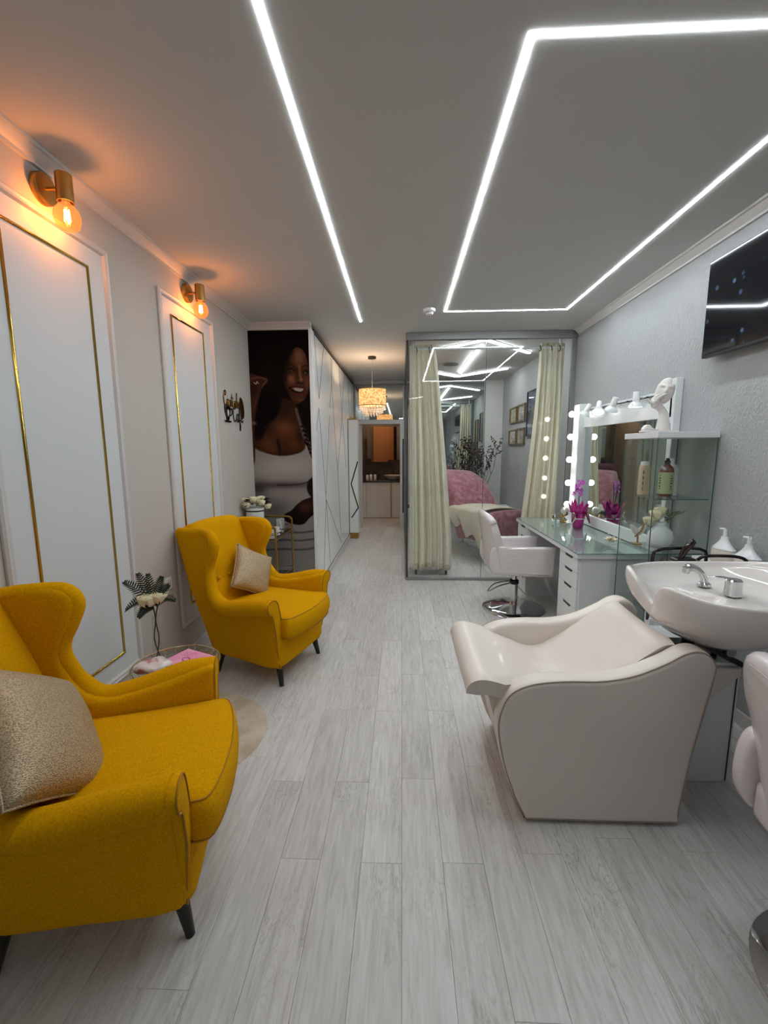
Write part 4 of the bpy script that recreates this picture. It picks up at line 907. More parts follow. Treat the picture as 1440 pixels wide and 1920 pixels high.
for k in range(2): MB().lathe([(0, 0.002), (0.028, 0.0), (0.034, 0.09), (0.031, 0.09), (0.026, 0.01), (0, 0.008)], c=(0, 0, 0.03*k), seg=20).build('tumbler', M['glass'], tm)
bx = thing('tea_box', 'small white tea box on the near end of the gold trolley', 'box', (-1.20, 3.785, zt))
MB().box(-0.055, -0.035, 0, 0.055, 0.035, 0.045, bev=0.002).build('box_body', M['white'], bx); MB().box(-0.057, -0.037, 0.045, 0.057, 0.037, 0.056, bev=0.002).build('lid', M['trim'], bx)
# ================================================================ shampoo chair
wc = thing('shampoo_chair', 'cream leatherette shampoo lounge chair with rounded side panels and raised footrest', 'chair', (0.75, 1.895, 0))
ox, oy = 0.75, 1.895
sp = [(0.50, 0.012), (0.80, 0.010), (1.10, 0.012), (1.125, 0.26), (1.16, 0.48), (1.188, 0.655), (1.181, 0.700), (1.152, 0.733), (1.109, 0.745), (1.061, 0.733), (0.997, 0.695), (0.883, 0.644), (0.765, 0.621), (0.625, 0.618), (0.505, 0.603), (0.425, 0.564), (0.387, 0.496), (0.375, 0.406), (0.402, 0.255), (0.450, 0.110)]
sc2 = [(a-ox, b) for a, b in (curve2(sp[2:], 4, False) + [(0.50, 0.012), (0.80, 0.010)])]
for y0, y1 in ((-0.325, -0.235), (0.325, 0.235)):
    MB().slab(sc2, 'xz', y0, y1, 0.022, 4).build('side_panel', M['leather'], wc, smooth=50)
    s = -1 if y0 < 0 else 1
    N_ = len(sc2); ins = []
    for i in range(N_):
        p0, p1, p2 = Vector(sc2[i-1]), Vector(sc2[i]), Vector(sc2[(i+1) % N_]); tt = (p2-p0).normalized(); nn_ = Vector((-tt.y, tt.x)); cc_ = Vector((0.05, 0.35)); ins.append(p1 + (nn_ if nn_.dot(cc_-p1) > 0 else -nn_)*0.0055)
    MB().tube([(p.x, y0 - s*0.0055, p.y) for p in ins], 0.0026, 6, closed=True).build('piping', mat('leather_seam', 'a9968a', 0.5) if 'leather_seam' not in bpy.data.materials else bpy.data.materials['leather_seam'], wc, smooth=180)
MB().slab([(0.352-ox, 0.50), (0.49-ox, 0.012), (1.07-ox, 0.012), (1.09-ox, 0.50)], 'xz', -0.24, 0.24, 0.01, 2).build('base_box', M['leather'], wc, smooth=40)
# lounge body: footrest, valley and backrest in one cushion
pr = [(0.283, 0.572), (0.292, 0.603), (0.33, 0.612), (0.42, 0.588), (0.52, 0.552), (0.60, 0.520), (0.665, 0.508), (0.73, 0.524), (0.82, 0.580), (0.92, 0.652), (1.00, 0.712), (1.045, 0.742), (1.072, 0.744)]
pc_, _ = catmull([Vector((a-ox, 0, b)) for a, b in pr], None, 4)
def body(u, v):
    i = v*(len(pc_)-1); k = int(min(i, len(pc_)-2)); p = pc_[k].lerp(pc_[k+1], i-k)
    wid = 0.232 if p.x > -0.30 else 0.232 + 0.055*min(1, (-0.30-p.x)/0.05)
    y = (2*u-1)*wid; e = abs(2*u-1)
    dip = -0.012*(1-e**2) - 0.012*max(0, (e-0.85)/0.15)**2
    wr_ = 0.006*math.exp(-((p.x+0.07)/0.09)**2)*math.sin(y*34+1.2+p.x*9)*(1-e**2)
    return Vector((p.x, y, p.z+dip+wr_))
bodym = MB().sheet(body, 33, len(pc_), 0.056); bodym.xf(T(0, 0, -0.026)); bodym.build('lounge_cushion', M['leather'], wc, smooth=75)
# footrest: thick rounded pad hanging over the front
fr_ = [(0.278, 0.575), (0.288, 0.545), (0.315, 0.525), (0.36, 0.520), (0.43, 0.49), (0.44, 0.56), (0.33, 0.590), (0.292, 0.594)]
MB().slab([(a-ox, b) for a, b in curve2(fr_, 3)], 'xz', -0.285, 0.285, 0.018, 3).build('footrest_pad', M['leather'], wc, smooth=60)
MB().box(0.352-ox, -0.20, 0.496, 0.42-ox, 0.20, 0.512, bev=0.003).build('footrest_bracket', M['steel'], wc)
MB().box(0.50-ox, -0.30, 0.0, 1.08-ox, 0.30, 0.012, bev=0.002).build('glides', M['black'], wc)

# pedestal box that carries the basin, standing behind the chair
pd = thing('basin_pedestal', 'white pedestal box behind the shampoo chair carrying the basin', 'pedestal', (0, 0, 0))
MB().box(1.20, 1.82, 0.0, 1.472, 2.20, 0.565, bev=0.004).build('box_body', M['white'], pd)
MB().box(1.195, 1.812, 0.565, 1.478, 2.21, 0.580, bev=0.003).build('top_board', M['white'], pd)
MB().box(1.455, 1.816, 0.012, 1.459, 1.822, 0.56).build('panel_seam', M['dark'], pd, smooth=0)
MB().slab([(1.215, 0.36), (1.32, 0.40), (1.455, 0.53), (1.455, 0.56), (1.215, 0.56)], 'xz', 1.795, 1.818, 0.003, 2).build('support_gusset', M['leather'], pd)
br = MB().box(-0.16, -0.018, -0.012, 0.16, 0.018, 0.012, M=T(1.31, 1.80, 0.655) @ RY(math.radians(28)), bev=0.003); br.build('tilt_bracket', M['black'], pd)
MB().box(1.22, 1.84, 0.58, 1.38, 2.02, 0.60, bev=0.003).build('mount_plate', M['black'], pd)
MB().cyl((1.30, 1.93, 0.59), (1.30, 1.88, 0.74), 0.028).build('support_post', M['black'], pd)
MB().tube([(1.36, 1.83, 0.72), (1.37, 1.84, 0.63), (1.40, 1.88, 0.60), (1.42, 1.95, 0.59)], 0.018, 10, smooth=4).build('drain_hose', M['black'], pd)
MB().lathe([(0, 0), (0.02, 0), (0.02, 0.03), (0, 0.03)], seg=14, M=T(1.385, 1.80, 0.645) @ RX(PI/2)).build('hose_clamp', M['steel'], pd)

# ---- basin
bn_ = thing('shampoo_basin', 'big glossy white ceramic shampoo basin with a neck notch beside the right wall', 'basin', (1.37, 1.80, 0))
def rim(th):
    c, s = math.cos(th), math.sin(th)
    r = 1/((abs(c/0.36)**2.4+abs(s/0.345)**2.4)**(1/2.4))
    if c < 0: r *= 1-0.10*abs(s)**2*0+0.0
    d = (th-PI); d = (d+PI) % (2*PI) - PI
    notch = math.exp(-(d/0.20)**2)
    tips = math.exp(-((abs(d)-0.42)/0.22)**2)
    z = 0.945 + 0.018*tips - 0.105*notch + 0.05*max(0, c)**3 - 0.01*abs(s)
    return r*(1-0.13*notch+0.03*tips), z
def inner_z(x, y):
    d = math.hypot((x+0.17)/0.15, (y-0.02)/0.14); dep = 0.11*(max(0, 1-d**3)) if d < 1 else 0
    return 0.872 + 0.015*max(0, x)/0.3 - dep - 0.03*math.exp(-((x+0.28)/0.08)**2-(y/0.10)**2)
NT = 72; rings = []
def ring_pt(kind, th):
    r, z = rim(th); c, s = math.cos(th), math.sin(th)
    if kind[0] == 'o':
        f = kind[1]; zz = 0.70 + (z-0.70)*f**1.0; rr = 0.13 + (r-0.13)*(math.sin(f*PI/2)**0.85 if f > 0 else 0); cx0 = -0.05*(1-f)
        return Vector((cx0+rr*c, rr*s, zz))
    if kind[0] == 'r': a = kind[1]; return Vector(((r-0.012+0.012*math.cos(a))*c, (r-0.012+0.012*math.cos(a))*s, z+0.010*math.sin(a)))
    if kind[0] == 'i':
        f = kind[1]; rr = (r-0.024)*f; x, y = rr*c, rr*s; zb = inner_z(x, y); w = max(0, (f-0.70)/0.30)**2.0
        return Vector((x, y, zb+(z-0.006-zb)*w))
kinds = [('o', f/9) for f in range(10)] + [('r', a*PI/6) for a in range(1, 6)] + [('i', f) for f in (1.0, 0.96, 0.92, 0.87, 0.82, 0.76, 0.70, 0.62, 0.54, 0.46, 0.38, 0.30, 0.22, 0.14, 0.07, 0.001)]
mb = MB(); vs = [ring_pt(k, 2*PI*i/NT) for k in kinds for i in range(NT)]; fs = [(a*NT+i, a*NT+(i+1) % NT, (a+1)*NT+(i+1) % NT, (a+1)*NT+i) for a in range(len(kinds)-1) for i in range(NT)]
fs.append(tuple(range(NT))[::-1]); mb.add(vs, fs); mb.build('bowl', M['ceramic'], bn_, smooth=180)
MB().lathe([(0, 0.004), (0.02, 0.004), (0.024, 0.0), (0, 0)], c=(-0.17, 0.02, inner_z(-0.17, 0.02)+0.001), seg=20).build('drain', M['chrome'], bn_)
tp = MB().lathe([(0.024, 0), (0.028, 0.004), (0.026, 0.014), (0.018, 0.02)], c=(0.0, 0.15, 0.876), seg=20); tp.build('tap_base', M['chrome'], bn_)
MB().tube([(0.0, 0.15, 0.885), (-0.005, 0.15, 0.915), (-0.025, 0.153, 0.945), (-0.058, 0.158, 0.962), (-0.075, 0.16, 0.958)], [0.016, 0.014, 0.014, 0.017, 0.019], 14, smooth=5).build('spray_tap', M['chrome'], bn_, smooth=180)
MB().cyl((-0.075, 0.16, 0.960), (-0.080, 0.161, 0.935), 0.018, 0.014).build('spray_head', M['chrome'], bn_)
MB().lathe([(0.0, 0), (0.030, 0), (0.032, 0.003), (0.030, 0.045), (0.031, 0.047), (0.031, 0.066), (0.026, 0.072), (0, 0.074)], c=(0.03, 0.02, 0.878), seg=28).build('mixer_valve', M['chrome'], bn_)
MB().tube([(0.02, 0.02, 0.950), (-0.02, 0.03, 0.956), (-0.065, 0.045, 0.951)], [0.012, 0.009, 0.006], 10, smooth=4, flat=(1, 1, 0.45)).build('mixer_lever', M['chrome'], bn_, smooth=180)
# hand-shower holder and rail behind the basin
hs = thing('shower_handset', 'dark chrome hand shower standing in its black holder behind the basin', 'shower head', (1.43, 2.20, 0))
MB().box(-0.05, -0.03, 0.925, 0.05, 0.03, 0.945, bev=0.006).build('holder', M['black'], hs)
MB().tube([(-0.015, 0, 0.945), (0.005, 0, 0.985), (0.03, 0, 1.02), (0.045, 0, 1.03)], [0.013, 0.016, 0.018, 0.014], 12, smooth=4).build('handle', mat('dark_chrome', '4a4644', 0.15, 1.0), hs)
MB().cyl((-0.015, 0.0, 0.945), (-0.015, 0.02, 0.60), 0.008).build('hose', M['steel'], hs)
rl = thing('basin_rail', 'bent dark chrome rail running behind the shampoo basin', 'rail', (0, 0, 0))
MB().tube([(1.30, 2.24, 0.60), (1.30, 2.24, 0.93), (1.33, 2.24, 0.975), (1.40, 2.24, 0.985), (1.50, 2.24, 0.985), (1.55, 2.24, 0.975), (1.57, 2.24, 0.93), (1.57, 2.24, 0.60)], 0.008, 10, smooth=4).build('upper_bar', bpy.data.materials['dark_chrome'], rl, smooth=180)
MB().tube([(1.50, 2.20, 0.935), (1.53, 2.185, 0.958), (1.64, 2.17, 0.962), (1.70, 2.165, 0.95), (1.722, 2.16, 0.92)], 0.008, 10, smooth=4).build('lower_bar', bpy.data.materials['dark_chrome'], rl, smooth=180)
MB().box(1.30, 2.22, 0.0, 1.32, 2.26, 0.61, bev=0.002).build('rail_post', M['white'], rl)
# shelf with two pump bottles
sh = thing('wall_shelf', 'narrow white wall shelf behind the basin holding two pump bottles', 'shelf', (0, 0, 0))
MB().box(1.735, 2.08, 0.845, 1.849, 2.60, 0.862, bev=0.003).build('board', M['white'], sh)
for k, (y, lab, sc_) in enumerate(((2.42, 'white pump bottle nearer the glass vitrine on the wall shelf', 1.0), (2.25, 'white pump bottle nearer the viewer on the wall shelf', 0.93))):
    t = thing('pump_bottle', lab, 'bottle', (1.785, y, 0.862), 0, 'white pump bottles')
    MB().lathe([(0, 0), (0.040, 0), (0.042, 0.004), (0.042, 0.075*sc_), (0.041, 0.078*sc_)], seg=24, sy=1.75).build('bottle_body', M['leather'], t, smooth=40)
    MB().lathe([(0.042, 0.079*sc_), (0.043, 0.082*sc_), (0.036, 0.092*sc_), (0.024, 0.112*sc_), (0.014, 0.135*sc_), (0.013, 0.150*sc_), (0, 0.150*sc_)], seg=24, sy=1.7).build('shoulder', M['gloss_white'], t, smooth=60)
    MB().tube([(0, 0, 0.15*sc_), (0, 0, 0.185*sc_), (0, -0.002, 0.19*sc_), (0, 0.04, 0.187*sc_)], [0.011, 0.009, 0.008, 0.006], 8).build('pump_head', M['gloss_white'], t)

# ================================================================ salon chairs
def salon_chair(label):
    t = thing('salon_chair', label, 'chair', group='white salon chairs')
    W = M['chair_white']
    MB().lathe([(0, 0.001), (0.285, 0.001), (0.288, 0.005), (0.283, 0.010), (0.20, 0.022), (0.09, 0.034), (0.045, 0.042), (0, 0.042)], seg=56).build('base_plate', M['chrome'], t, smooth=50)
    MB().cyl((0, 0, 0.035), (0, 0, 0.27), 0.036, 0.036, 24).build('column', M['chrome'], t)
    MB().cyl((0, 0, 0.27), (0, 0, 0.375), 0.024, 0.024, 20).build('piston', M['chrome'], t)
    MB().lathe([(0.036, 0.24), (0.043, 0.245), (0.043, 0.275), (0.036, 0.28)], seg=24).build('collar', M['black'], t)
    MB().tube([(-0.03, 0.0, 0.262), (-0.10, -0.01, 0.262), (-0.20, -0.06, 0.255), (-0.265, -0.12, 0.215), (-0.26, -0.135, 0.21), (-0.18, -0.10, 0.24), (-0.08, -0.045, 0.252), (-0.02, -0.02, 0.255)], 0.006, 8, smooth=4).build('foot_lever', M['chrome'], t, smooth=180)
    MB().box(-0.12, -0.10, 0.362, 0.12, 0.10, 0.385, bev=0.004).build('mount_plate', M['black'], t)
    def puff(p): return Vector((p.x, p.y, p.z + (0.018*(1-(p.x/0.27)**2)*(1-(p.y/0.21)**2) if p.z > 0 else 0)))
    MB().rbox((0.52, 0.42, 0.13), 0.03, 10, (0.005, 0, 0.45), puff).build('seat', W, t, smooth=60)
    oc_ = curve2([(-0.215, 0.40), (0.0, 0.386), (0.24, 0.386), (0.265, 0.41), (0.272, 0.52), (0.278, 0.63), (0.262, 0.648), (0.10, 0.648), (-0.10, 0.645), (-0.22, 0.655), (-0.27, 0.62), (-0.285, 0.50), (-0.262, 0.42)], 4)
    for s in (-1, 1):
        MB().slab(oc_, 'xz', s*0.21, s*0.272, 0.018, 3, lambda v, s=s: Vector((v.x, v.y + s*0.012*(v.x+0.05)/0.3, v.z))).build('armrest', W, t, smooth=50)
        MB().tube([(a, s*0.262, b) for a, b in [(0.272, 0.50), (0.270, 0.628), (0.25, 0.640), (0.0, 0.642), (-0.2, 0.645)]], 0.002, 6).build('piping', M['leather'], t, smooth=180)
    def bk(u, v):
        y = (2*u-1)*0.265; z = 0.455+0.445*v; e = abs(2*u-1)
        wdt = 1-0.10*max(0, v-0.75)/0.25*e**2 - 0.05*(1-v)
        return Vector((-0.235 - 0.07*v + 0.075*e**2.2*(1-0.35*v), y*wdt, z - 0.055*e**4*max(0, v-0.5)*2))
    mb = MB().sheet(bk, 21, 15, 0.068); mb.build('backrest', W, t, smooth=70)
    rimp = [bk(u/20, 1.0)+Vector((0, 0, 0.002)) for u in range(21)]
    MB().tube(rimp, 0.034, 12).build('back_roll', W, t, smooth=180)
    return t
s1 = salon_chair('white wrapped salon chair at the vanity desk before the glass cubicle'); s1.location = (1.056, 3.98, 0)
s2 = copy_tree(s1); s2['label'] = 'white wrapped salon chair cut off by the right edge in the foreground'; s2.location = (1.29, 0.99, 0); s2.rotation_euler = (0, 0, math.radians(-7))
# ================================================================ vanity desk with drawer units
dk = thing('vanity_desk', 'white vanity desk top with a glass cover along the right wall', 'desk', (0, 0, 0))
MB().box(1.25, 3.06, 0.715, 1.849, 4.72, 0.750, bev=0.003).build('tabletop', M['white'], dk)
MB().box(1.248, 3.055, 0.751, 1.845, 4.72, 0.757, bev=0.001).build('glass_cover', glass('desk_cover_glass', 'f4fbf9', 3.0), dk)
MB().box(1.246, 3.053, 0.7515, 1.2485, 4.72, 0.7565).build('glass_edge', M['glass_edge'], dk, smooth=0)
MB().box(1.246, 3.053, 0.7515, 1.845, 3.0555, 0.7565).build('glass_edge', M['glass_edge'], dk, smooth=0)
def drawer_unit(y, lab):
    t = thing('drawer_unit', lab, 'drawers', (1.265, y, 0), 0, 'white drawer units under the vanity desk')
    MB().box(0.018, 0, 0.0, 0.575, 0.36, 0.714, bev=0.002).build('carcass', M['white'], t)
    z = 0.706
    for h in (0.105, 0.125, 0.145, 0.155, 0.155):
        z0 = z-h
        # front with a slanted finger notch at its upper edge
        p = [(0.004, z0+0.003), (0.356, z0+0.003), (0.356, z), (0.252, z), (0.240, z-0.020), (0.112, z-0.020), (0.090, z), (0.004, z)]
        d = MB().prism([(a, b) for a, b in p], 'yz', 0.0, 0.018).build('drawer', M['white'], t, smooth=0)
        MB().box(0.004, 0.088, z-0.022, 0.0175, 0.254, z).build('finger_notch', M['black'], d, smooth=0)
        z = z0
    return t
drawer_unit(3.075, 'white five-drawer unit at the near end of the vanity desk')
u2 = drawer_unit(4.33, 'white five-drawer unit at the far end of the vanity desk')

# ================================================================ vanity mirror with bulb column and spot lamps
vm = thing('vanity_mirror', 'large white-framed vanity mirror with a bulb column on its far post', 'mirror', (0, 0, 0))
MB().box(1.815, 3.06, 0.86, 1.823, 4.47, 1.70).build('mirror_glass', M['mirror'], vm, smooth=0)
MB().box(1.80, 3.03, 1.70, 1.849, 4.49, 1.885, bev=0.003).build('top_rail', M['gloss_white'], vm)
MB().box(1.80, 3.03, 0.76, 1.849, 4.49, 0.86, bev=0.003).build('bottom_rail', M['gloss_white'], vm)
MB().box(1.80, 3.005, 0.76, 1.849, 3.055, 1.955, bev=0.003).build('near_post', M['white'], vm)
MB().box(1.745, 4.42, 0.76, 1.849, 4.56, 1.93, bev=0.004).build('bulb_post', M['gloss_white'], vm)
wb = emit('vanity_bulb_glow', (1.0, 0.97, 0.93, 1), 16.0)
for z in (1.835, 1.612, 1.385, 1.150, 0.930):
    s_ = MB().cyl((1.745, 4.49, z), (1.728, 4.49, z), 0.016).build('bulb_socket', M['white'], vm)
    MB().ball((1.700, 4.49, z), 0.030, 18, 12).build('bulb', wb, vm, smooth=180)
MB().tube([(1.79, 3.02, 1.862), (1.79, 4.42, 1.862)], 0.005, 8).build('lamp_rail', M['dark'], vm)
for y in (3.30, 3.58, 3.86, 4.14): MB().cyl((1.80, y, 1.862), (1.775, y, 1.862), 0.006).build('rail_bracket', M['black'], vm)
for z in (1.655, 1.90): MB().cyl((1.80, 3.03, z), (1.785, 3.12, z), 0.008).build('clamp', M['black'], vm)
for k, (y, ax, az) in enumerate(((3.36, 0, 0), (3.70, 22, 8), (3.97, -28, 18), (4.20, 12, 25))):
    lab = ('upright white cone spot lamp nearest the hand sculpture', 'second white spot lamp from the sculpture, tilted towards the viewer', 'third white spot lamp from the sculpture, swung away', 'fourth white spot lamp, beside the bulb column')[k]
    t = thing('spot_lamp', lab, 'lamp', (1.733, y, 1.865), 0, 'spot lamps over the vanity mirror')
    t.rotation_euler = (math.radians(ax), math.radians(az), 0)
    MB().lathe([(0, 0.045), (0.020, 0.045), (0.022, 0.04), (0.024, -0.028), (0.036, -0.036), (0.052, -0.060), (0.054, -0.068), (0.050, -0.068), (0.032, -0.040), (0, -0.036)], seg=28).build('shade', M['gloss_white'], t, smooth=40)
    MB().lathe([(0, -0.050), (0.047, -0.066), (0, -0.0662)], seg=24).build('lens', emit('spot_lens_glow', (1, 0.98, 0.95, 1), 3.0) if k == 0 else bpy.data.materials['spot_lens_glow'], t)
    MB().tube([(0.0, 0, 0.0), (0.057, 0.0, -0.003)], 0.005, 8).build('swivel', M['steel'], t)

# ================================================================ desk ornaments
dz = 0.758
def petal_flower(par, c, r, m, n=5, up=Vector((0, 0, 1)), name='flower', cup=0.35):
    mb = MB(); q = up.to_track_quat('Z', 'Y').to_matrix().to_4x4(); Mx = T(*c) @ q
    for k in range(n):
        a = 2*PI*k/n
        def f(u, v, a=a):
            s = 2*u-1; w = math.sin(PI*min(0.97, 0.12+0.85*v))*r*0.42; x = r*v; z = cup*r*v*v + 0.12*r*abs(s)*v
            p = Vector((x*math.cos(a)-s*w*math.sin(a), x*math.sin(a)+s*w*math.cos(a), z)); return Mx @ p
        mb.sheet(f, 5, 6, 0.0015)
    return mb.build(name, m, par, smooth=180)
op = thing('orchid_pot', 'magenta orchid in a foil-wrapped pink pot with white bows on the vanity desk', 'plant', (1.655, 4.08, dz))
foil = mat('magenta_foil', 'c8128c', 0.2, 0.35, bump=(22, 0.8, 0.01), coat=0.6); pet = mat('orchid_petal', 'a83ca8', 0.5, var=(60, 'd98ad4', 0.45, 0.6))
MB().lathe([(0, 0), (0.042, 0), (0.045, 0.004), (0.056, 0.10), (0.058, 0.115), (0.052, 0.112), (0.045, 0.10), (0, 0.09)], seg=28).build('pot', foil, op)
mb = MB()
for k in range(9):
    a = 2*PI*k/9+0.2; h = 0.19+0.05*(k % 3)*0.5
    def f(u, v, a=a, h=h):
        s = 2*u-1; w = 0.042*(1-v**1.6)*(0.5+v); r = 0.045+0.055*v**1.2 ; return Vector((r*math.cos(a)-s*w*math.sin(a), r*math.sin(a)+s*w*math.cos(a), 0.085+h*v*0.75+0.008*math.sin(6*s)))
    mb.sheet(f, 7, 6, 0.0015)
mb.build('foil_wrap', foil, op, smooth=40)
rb = mat('white_ribbon', 'eeeef0', 0.3)
MB().tube([(0.060*math.cos(2*PI*k/32), 0.060*math.sin(2*PI*k/32), 0.092) for k in range(32)], 0.005, 6, closed=True).build('ribbon_band', rb, op)
petal_flower(op, (-0.062, -0.03, 0.095), 0.062, rb, 6, Vector((-0.9, -0.5, 0.2)), 'bow', 0.5)
for sgn in (-1, 1): MB().sheet(lambda u, v, sgn=sgn: Vector((-0.066-0.012*v, -0.03+sgn*0.02*v+(u-0.5)*0.016, 0.09-0.075*v+0.006*math.sin(v*9))), 4, 8, 0.001).build('ribbon_tail', rb, op, smooth=60)
stm = mat('orchid_stem', '3c3a2c', 0.6)
for (dx, dy, h) in ((0.0, 0.015, 0.40), (-0.01, -0.02, 0.43)):
    MB().tube([(0, 0, 0.08), (dx*0.4, dy*0.4, 0.22), (dx, dy, 0.33), (dx*1.6, dy*2.0, h)], 0.0028, 6, smooth=4).build('stem', stm, op, smooth=180)
rr = random.Random(5)
for k in range(12):
    row = k // 3; c = Vector((-0.012+rr.uniform(-0.02, 0.02), -0.055+0.045*(k % 3)+rr.uniform(-0.008, 0.008), 0.32+0.036*row)); petal_flower(op, c, 0.026, pet, 5, Vector((-0.8, -0.5+rr.uniform(-0.3, 0.3), 0.25)), 'orchid_bloom', 0.2)
lfm = mat('orchid_leaf_burgundy', '5b1030', 0.3, coat=0.4)
for a, L2 in ((0.6, 0.13), (2.2, 0.12), (-1.2, 0.12), (3.9, 0.10)):
    def f(u, v, a=a, L2=L2):
        s = 2*u-1; w = 0.03*math.sin(PI*(0.15+0.8*v)); r = 0.02+L2*v; return Vector((r*math.cos(a)-s*w*math.sin(a), r*math.sin(a)+s*w*math.cos(a), 0.10+0.12*v-0.16*v*v*v+0.01*s*s))
    MB().sheet(f, 5, 9, 0.002).build('leaf', lfm, op, smooth=180)
# small globe ornament (glass dome on gold cage)
go = thing('globe_ornament', 'small glass globe on a gold cage stand beside the pink orchid pot', 'ornament', (1.66, 4.42, dz))
MB().lathe([(0, 0), (0.05, 0), (0.052, 0.004), (0.03, 0.012), (0, 0.012)], seg=24).build('foot', M['gold_s'], go)
for k in range(6): a = k*PI/3; MB().tube([(0.045*math.cos(a), 0.045*math.sin(a), 0.008), (0.055*math.cos(a), 0.055*math.sin(a), 0.05), (0.04*math.cos(a), 0.04*math.sin(a), 0.085)], 0.003, 6, smooth=3).build('cage_wire', M['gold'], go, smooth=180)
MB().ball((0, 0, 0.115), 0.042, 20, 14).build('globe', mat('pearl_glass', 'efe8dc', 0.05, 0.5, coat=1), go, smooth=180)
MB().tube([(0.056*math.cos(2*PI*k/24), 0.056*math.sin(2*PI*k/24), 0.05) for k in range(24)], 0.0025, 6, closed=True).build('ring', M['gold'], go)
for k, (dx, dy, r, mm) in enumerate(((-0.11, 0.02, 0.018, 'black'), (-0.13, -0.05, 0.015, 'gold_s'), (-0.09, -0.07, 0.016, 'chrome'), (-0.07, 0.09, 0.017, 'gloss_white'))):
    t = thing('nail_polish', ('black', 'gold', 'silver', 'white')[k] + '-capped little bottle beside the gold globe ornament', 'bottle', (1.66+dx, 4.42+dy, dz), 0, 'little bottles on the desk')
    MB().lathe([(0, 0), (r, 0), (r*1.05, 0.004), (r*0.95, 0.026), (r*0.4, 0.032), (0, 0.032)], seg=14).build('bottle_body', M['glass_v'] if k % 2 else M['gloss_white'], t)
    MB().lathe([(0, 0.032), (r*0.42, 0.032), (r*0.36, 0.062), (0, 0.063)], seg=12).build('cap', M[mm], t)
# crystal flower bowl
cf = thing('crystal_flower', 'small crystal bowl with a white silk flower near the vitrine', 'ornament', (1.60, 3.30, dz))
MB().lathe([(0, 0), (0.03, 0), (0.045, 0.012), (0.058, 0.035), (0.055, 0.035), (0.042, 0.014), (0, 0.005)], seg=20).build('bowl', M['glass_v'], cf)
for c, r in (((0, 0, 0.03), 0.04), ((0.02, -0.02, 0.045), 0.03), ((-0.02, 0.015, 0.045), 0.03), ((0.0, 0.02, 0.05), 0.026)): petal_flower(cf, c, r, mat('ivory_silk', 'efe6cf', 0.6) if 'ivory_silk' not in bpy.data.materials else bpy.data.materials['ivory_silk'], 6, Vector((c[0]*6-0.2, c[1]*6, 1)), 'silk_flower', 0.6)
for k in range(8): MB().ball((0.03*math.cos(k*2.4), 0.03*math.sin(k*2.4), 0.085+0.02*math.sin(k*1.7)), 0.005, 8, 6).build('pearl', M['gloss_white'], cf, smooth=180)

# ================================================================ glass vitrine
vt = thing('glass_vitrine', 'tall narrow glass vitrine with white top at the near end of the vanity desk', 'display cabinet', (0, 0, 0))
vx0, vx1, vy0, vy1 = 1.495, 1.835, 2.62, 2.99
MB().box(vx0-0.006, vy0-0.006, 1.556, vx1+0.006, vy1+0.006, 1.592, bev=0.002).build('top_board', M['white'], vt)
MB().box(vx0-0.006, vy0-0.006, 0.0, vx1+0.006, vy1+0.006, 0.06, bev=0.003).build('base_board', M['white'], vt)
for nm, b_ in (('glass_side', (vx0, vy0, 0.06, vx0+0.005, vy1, 1.556)), ('glass_side', (vx1-0.005, vy0, 0.06, vx1, vy1, 1.556)), ('glass_back', (vx0+0.006, vy1-0.005, 0.06, vx1-0.006, vy1, 1.556)), ('glass_door', (vx0+0.006, vy0, 0.06, vx1-0.006, vy0+0.005, 1.556))):
    MB().box(*b_).build(nm, M['glass_v'], vt, smooth=0)
for x in (vx0, vx1):
    for y in (vy0, vy1): MB().box(x-0.002, y-0.002, 0.06, x+0.002, y+0.002, 1.556).build('glass_edge', M['glass_edge'], vt, smooth=0)
for z in (0.50, 0.86, 1.195):
    MB().box(vx0+0.008, vy0+0.02, z-0.006, vx1-0.008, vy1-0.008, z).build('glass_shelf', M['glass_v'], vt, smooth=0)
    MB().box(vx0+0.008, vy0+0.017, z-0.006, vx1-0.008, vy0+0.020, z).build('shelf_edge', M['glass_edge'], vt, smooth=0)
MB().box(vx0+0.01, vy1-0.03, 1.53, vx0+0.03, vy1-0.01, 1.556, bev=0.002).build('hinge', M['steel'], vt)
# bottles on the upper shelf
ab = thing('shampoo_bottle', 'amber bottle with a sage green label on the upper vitrine shelf', 'bottle', (1.655, 2.78, 1.1965), 0, 'bottles in the vitrine')
MB().lathe([(0, 0), (0.038, 0), (0.041, 0.005), (0.041, 0.155), (0.036, 0.178), (0.018, 0.198), (0.014, 0.202), (0, 0.202)], seg=28).build('amber_body', mat('amber_plastic', '5a2410', 0.1, coat=0.6), ab)
MB().lathe([(0.0415, 0.018), (0.0422, 0.018), (0.0422, 0.152), (0.0415, 0.152)], seg=28).build('label', mat('sage_label', 'a3ad7c', 0.5), ab)
MB().lathe([(0.016, 0.20), (0.017, 0.202), (0.017, 0.222), (0.011, 0.226), (0.010, 0.238), (0, 0.24)], seg=18).build('cap', M['black'], ab)
for k, (z, w) in enumerate(((0.13, 0.006), (0.115, 0.012), (0.10, 0.008), (0.085, 0.012), (0.065, 0.010), (0.05, 0.006))):
    for a in (3.35, 4.9): MB().box(-w/2, -0.001, -0.003, w/2, 0.001, 0.003, M=T(0.0425*math.cos(a), 0.0425*math.sin(a), z) @ RZ(a+PI/2)).build('label_print', M['black'], ab, smooth=0)
tb = thing('cream_tube', 'tall white and beige conditioner tube on the upper vitrine shelf', 'bottle', (1.585, 2.90, 1.1965), 0, 'bottles in the vitrine')
MB().lathe([(0, 0), (0.034, 0), (0.036, 0.004), (0.034, 0.17), (0.03, 0.19), (0, 0.192)], seg=24, sy=0.75).build('tube_body', mat('beige_tube', 'd9bfa8', 0.4), tb)
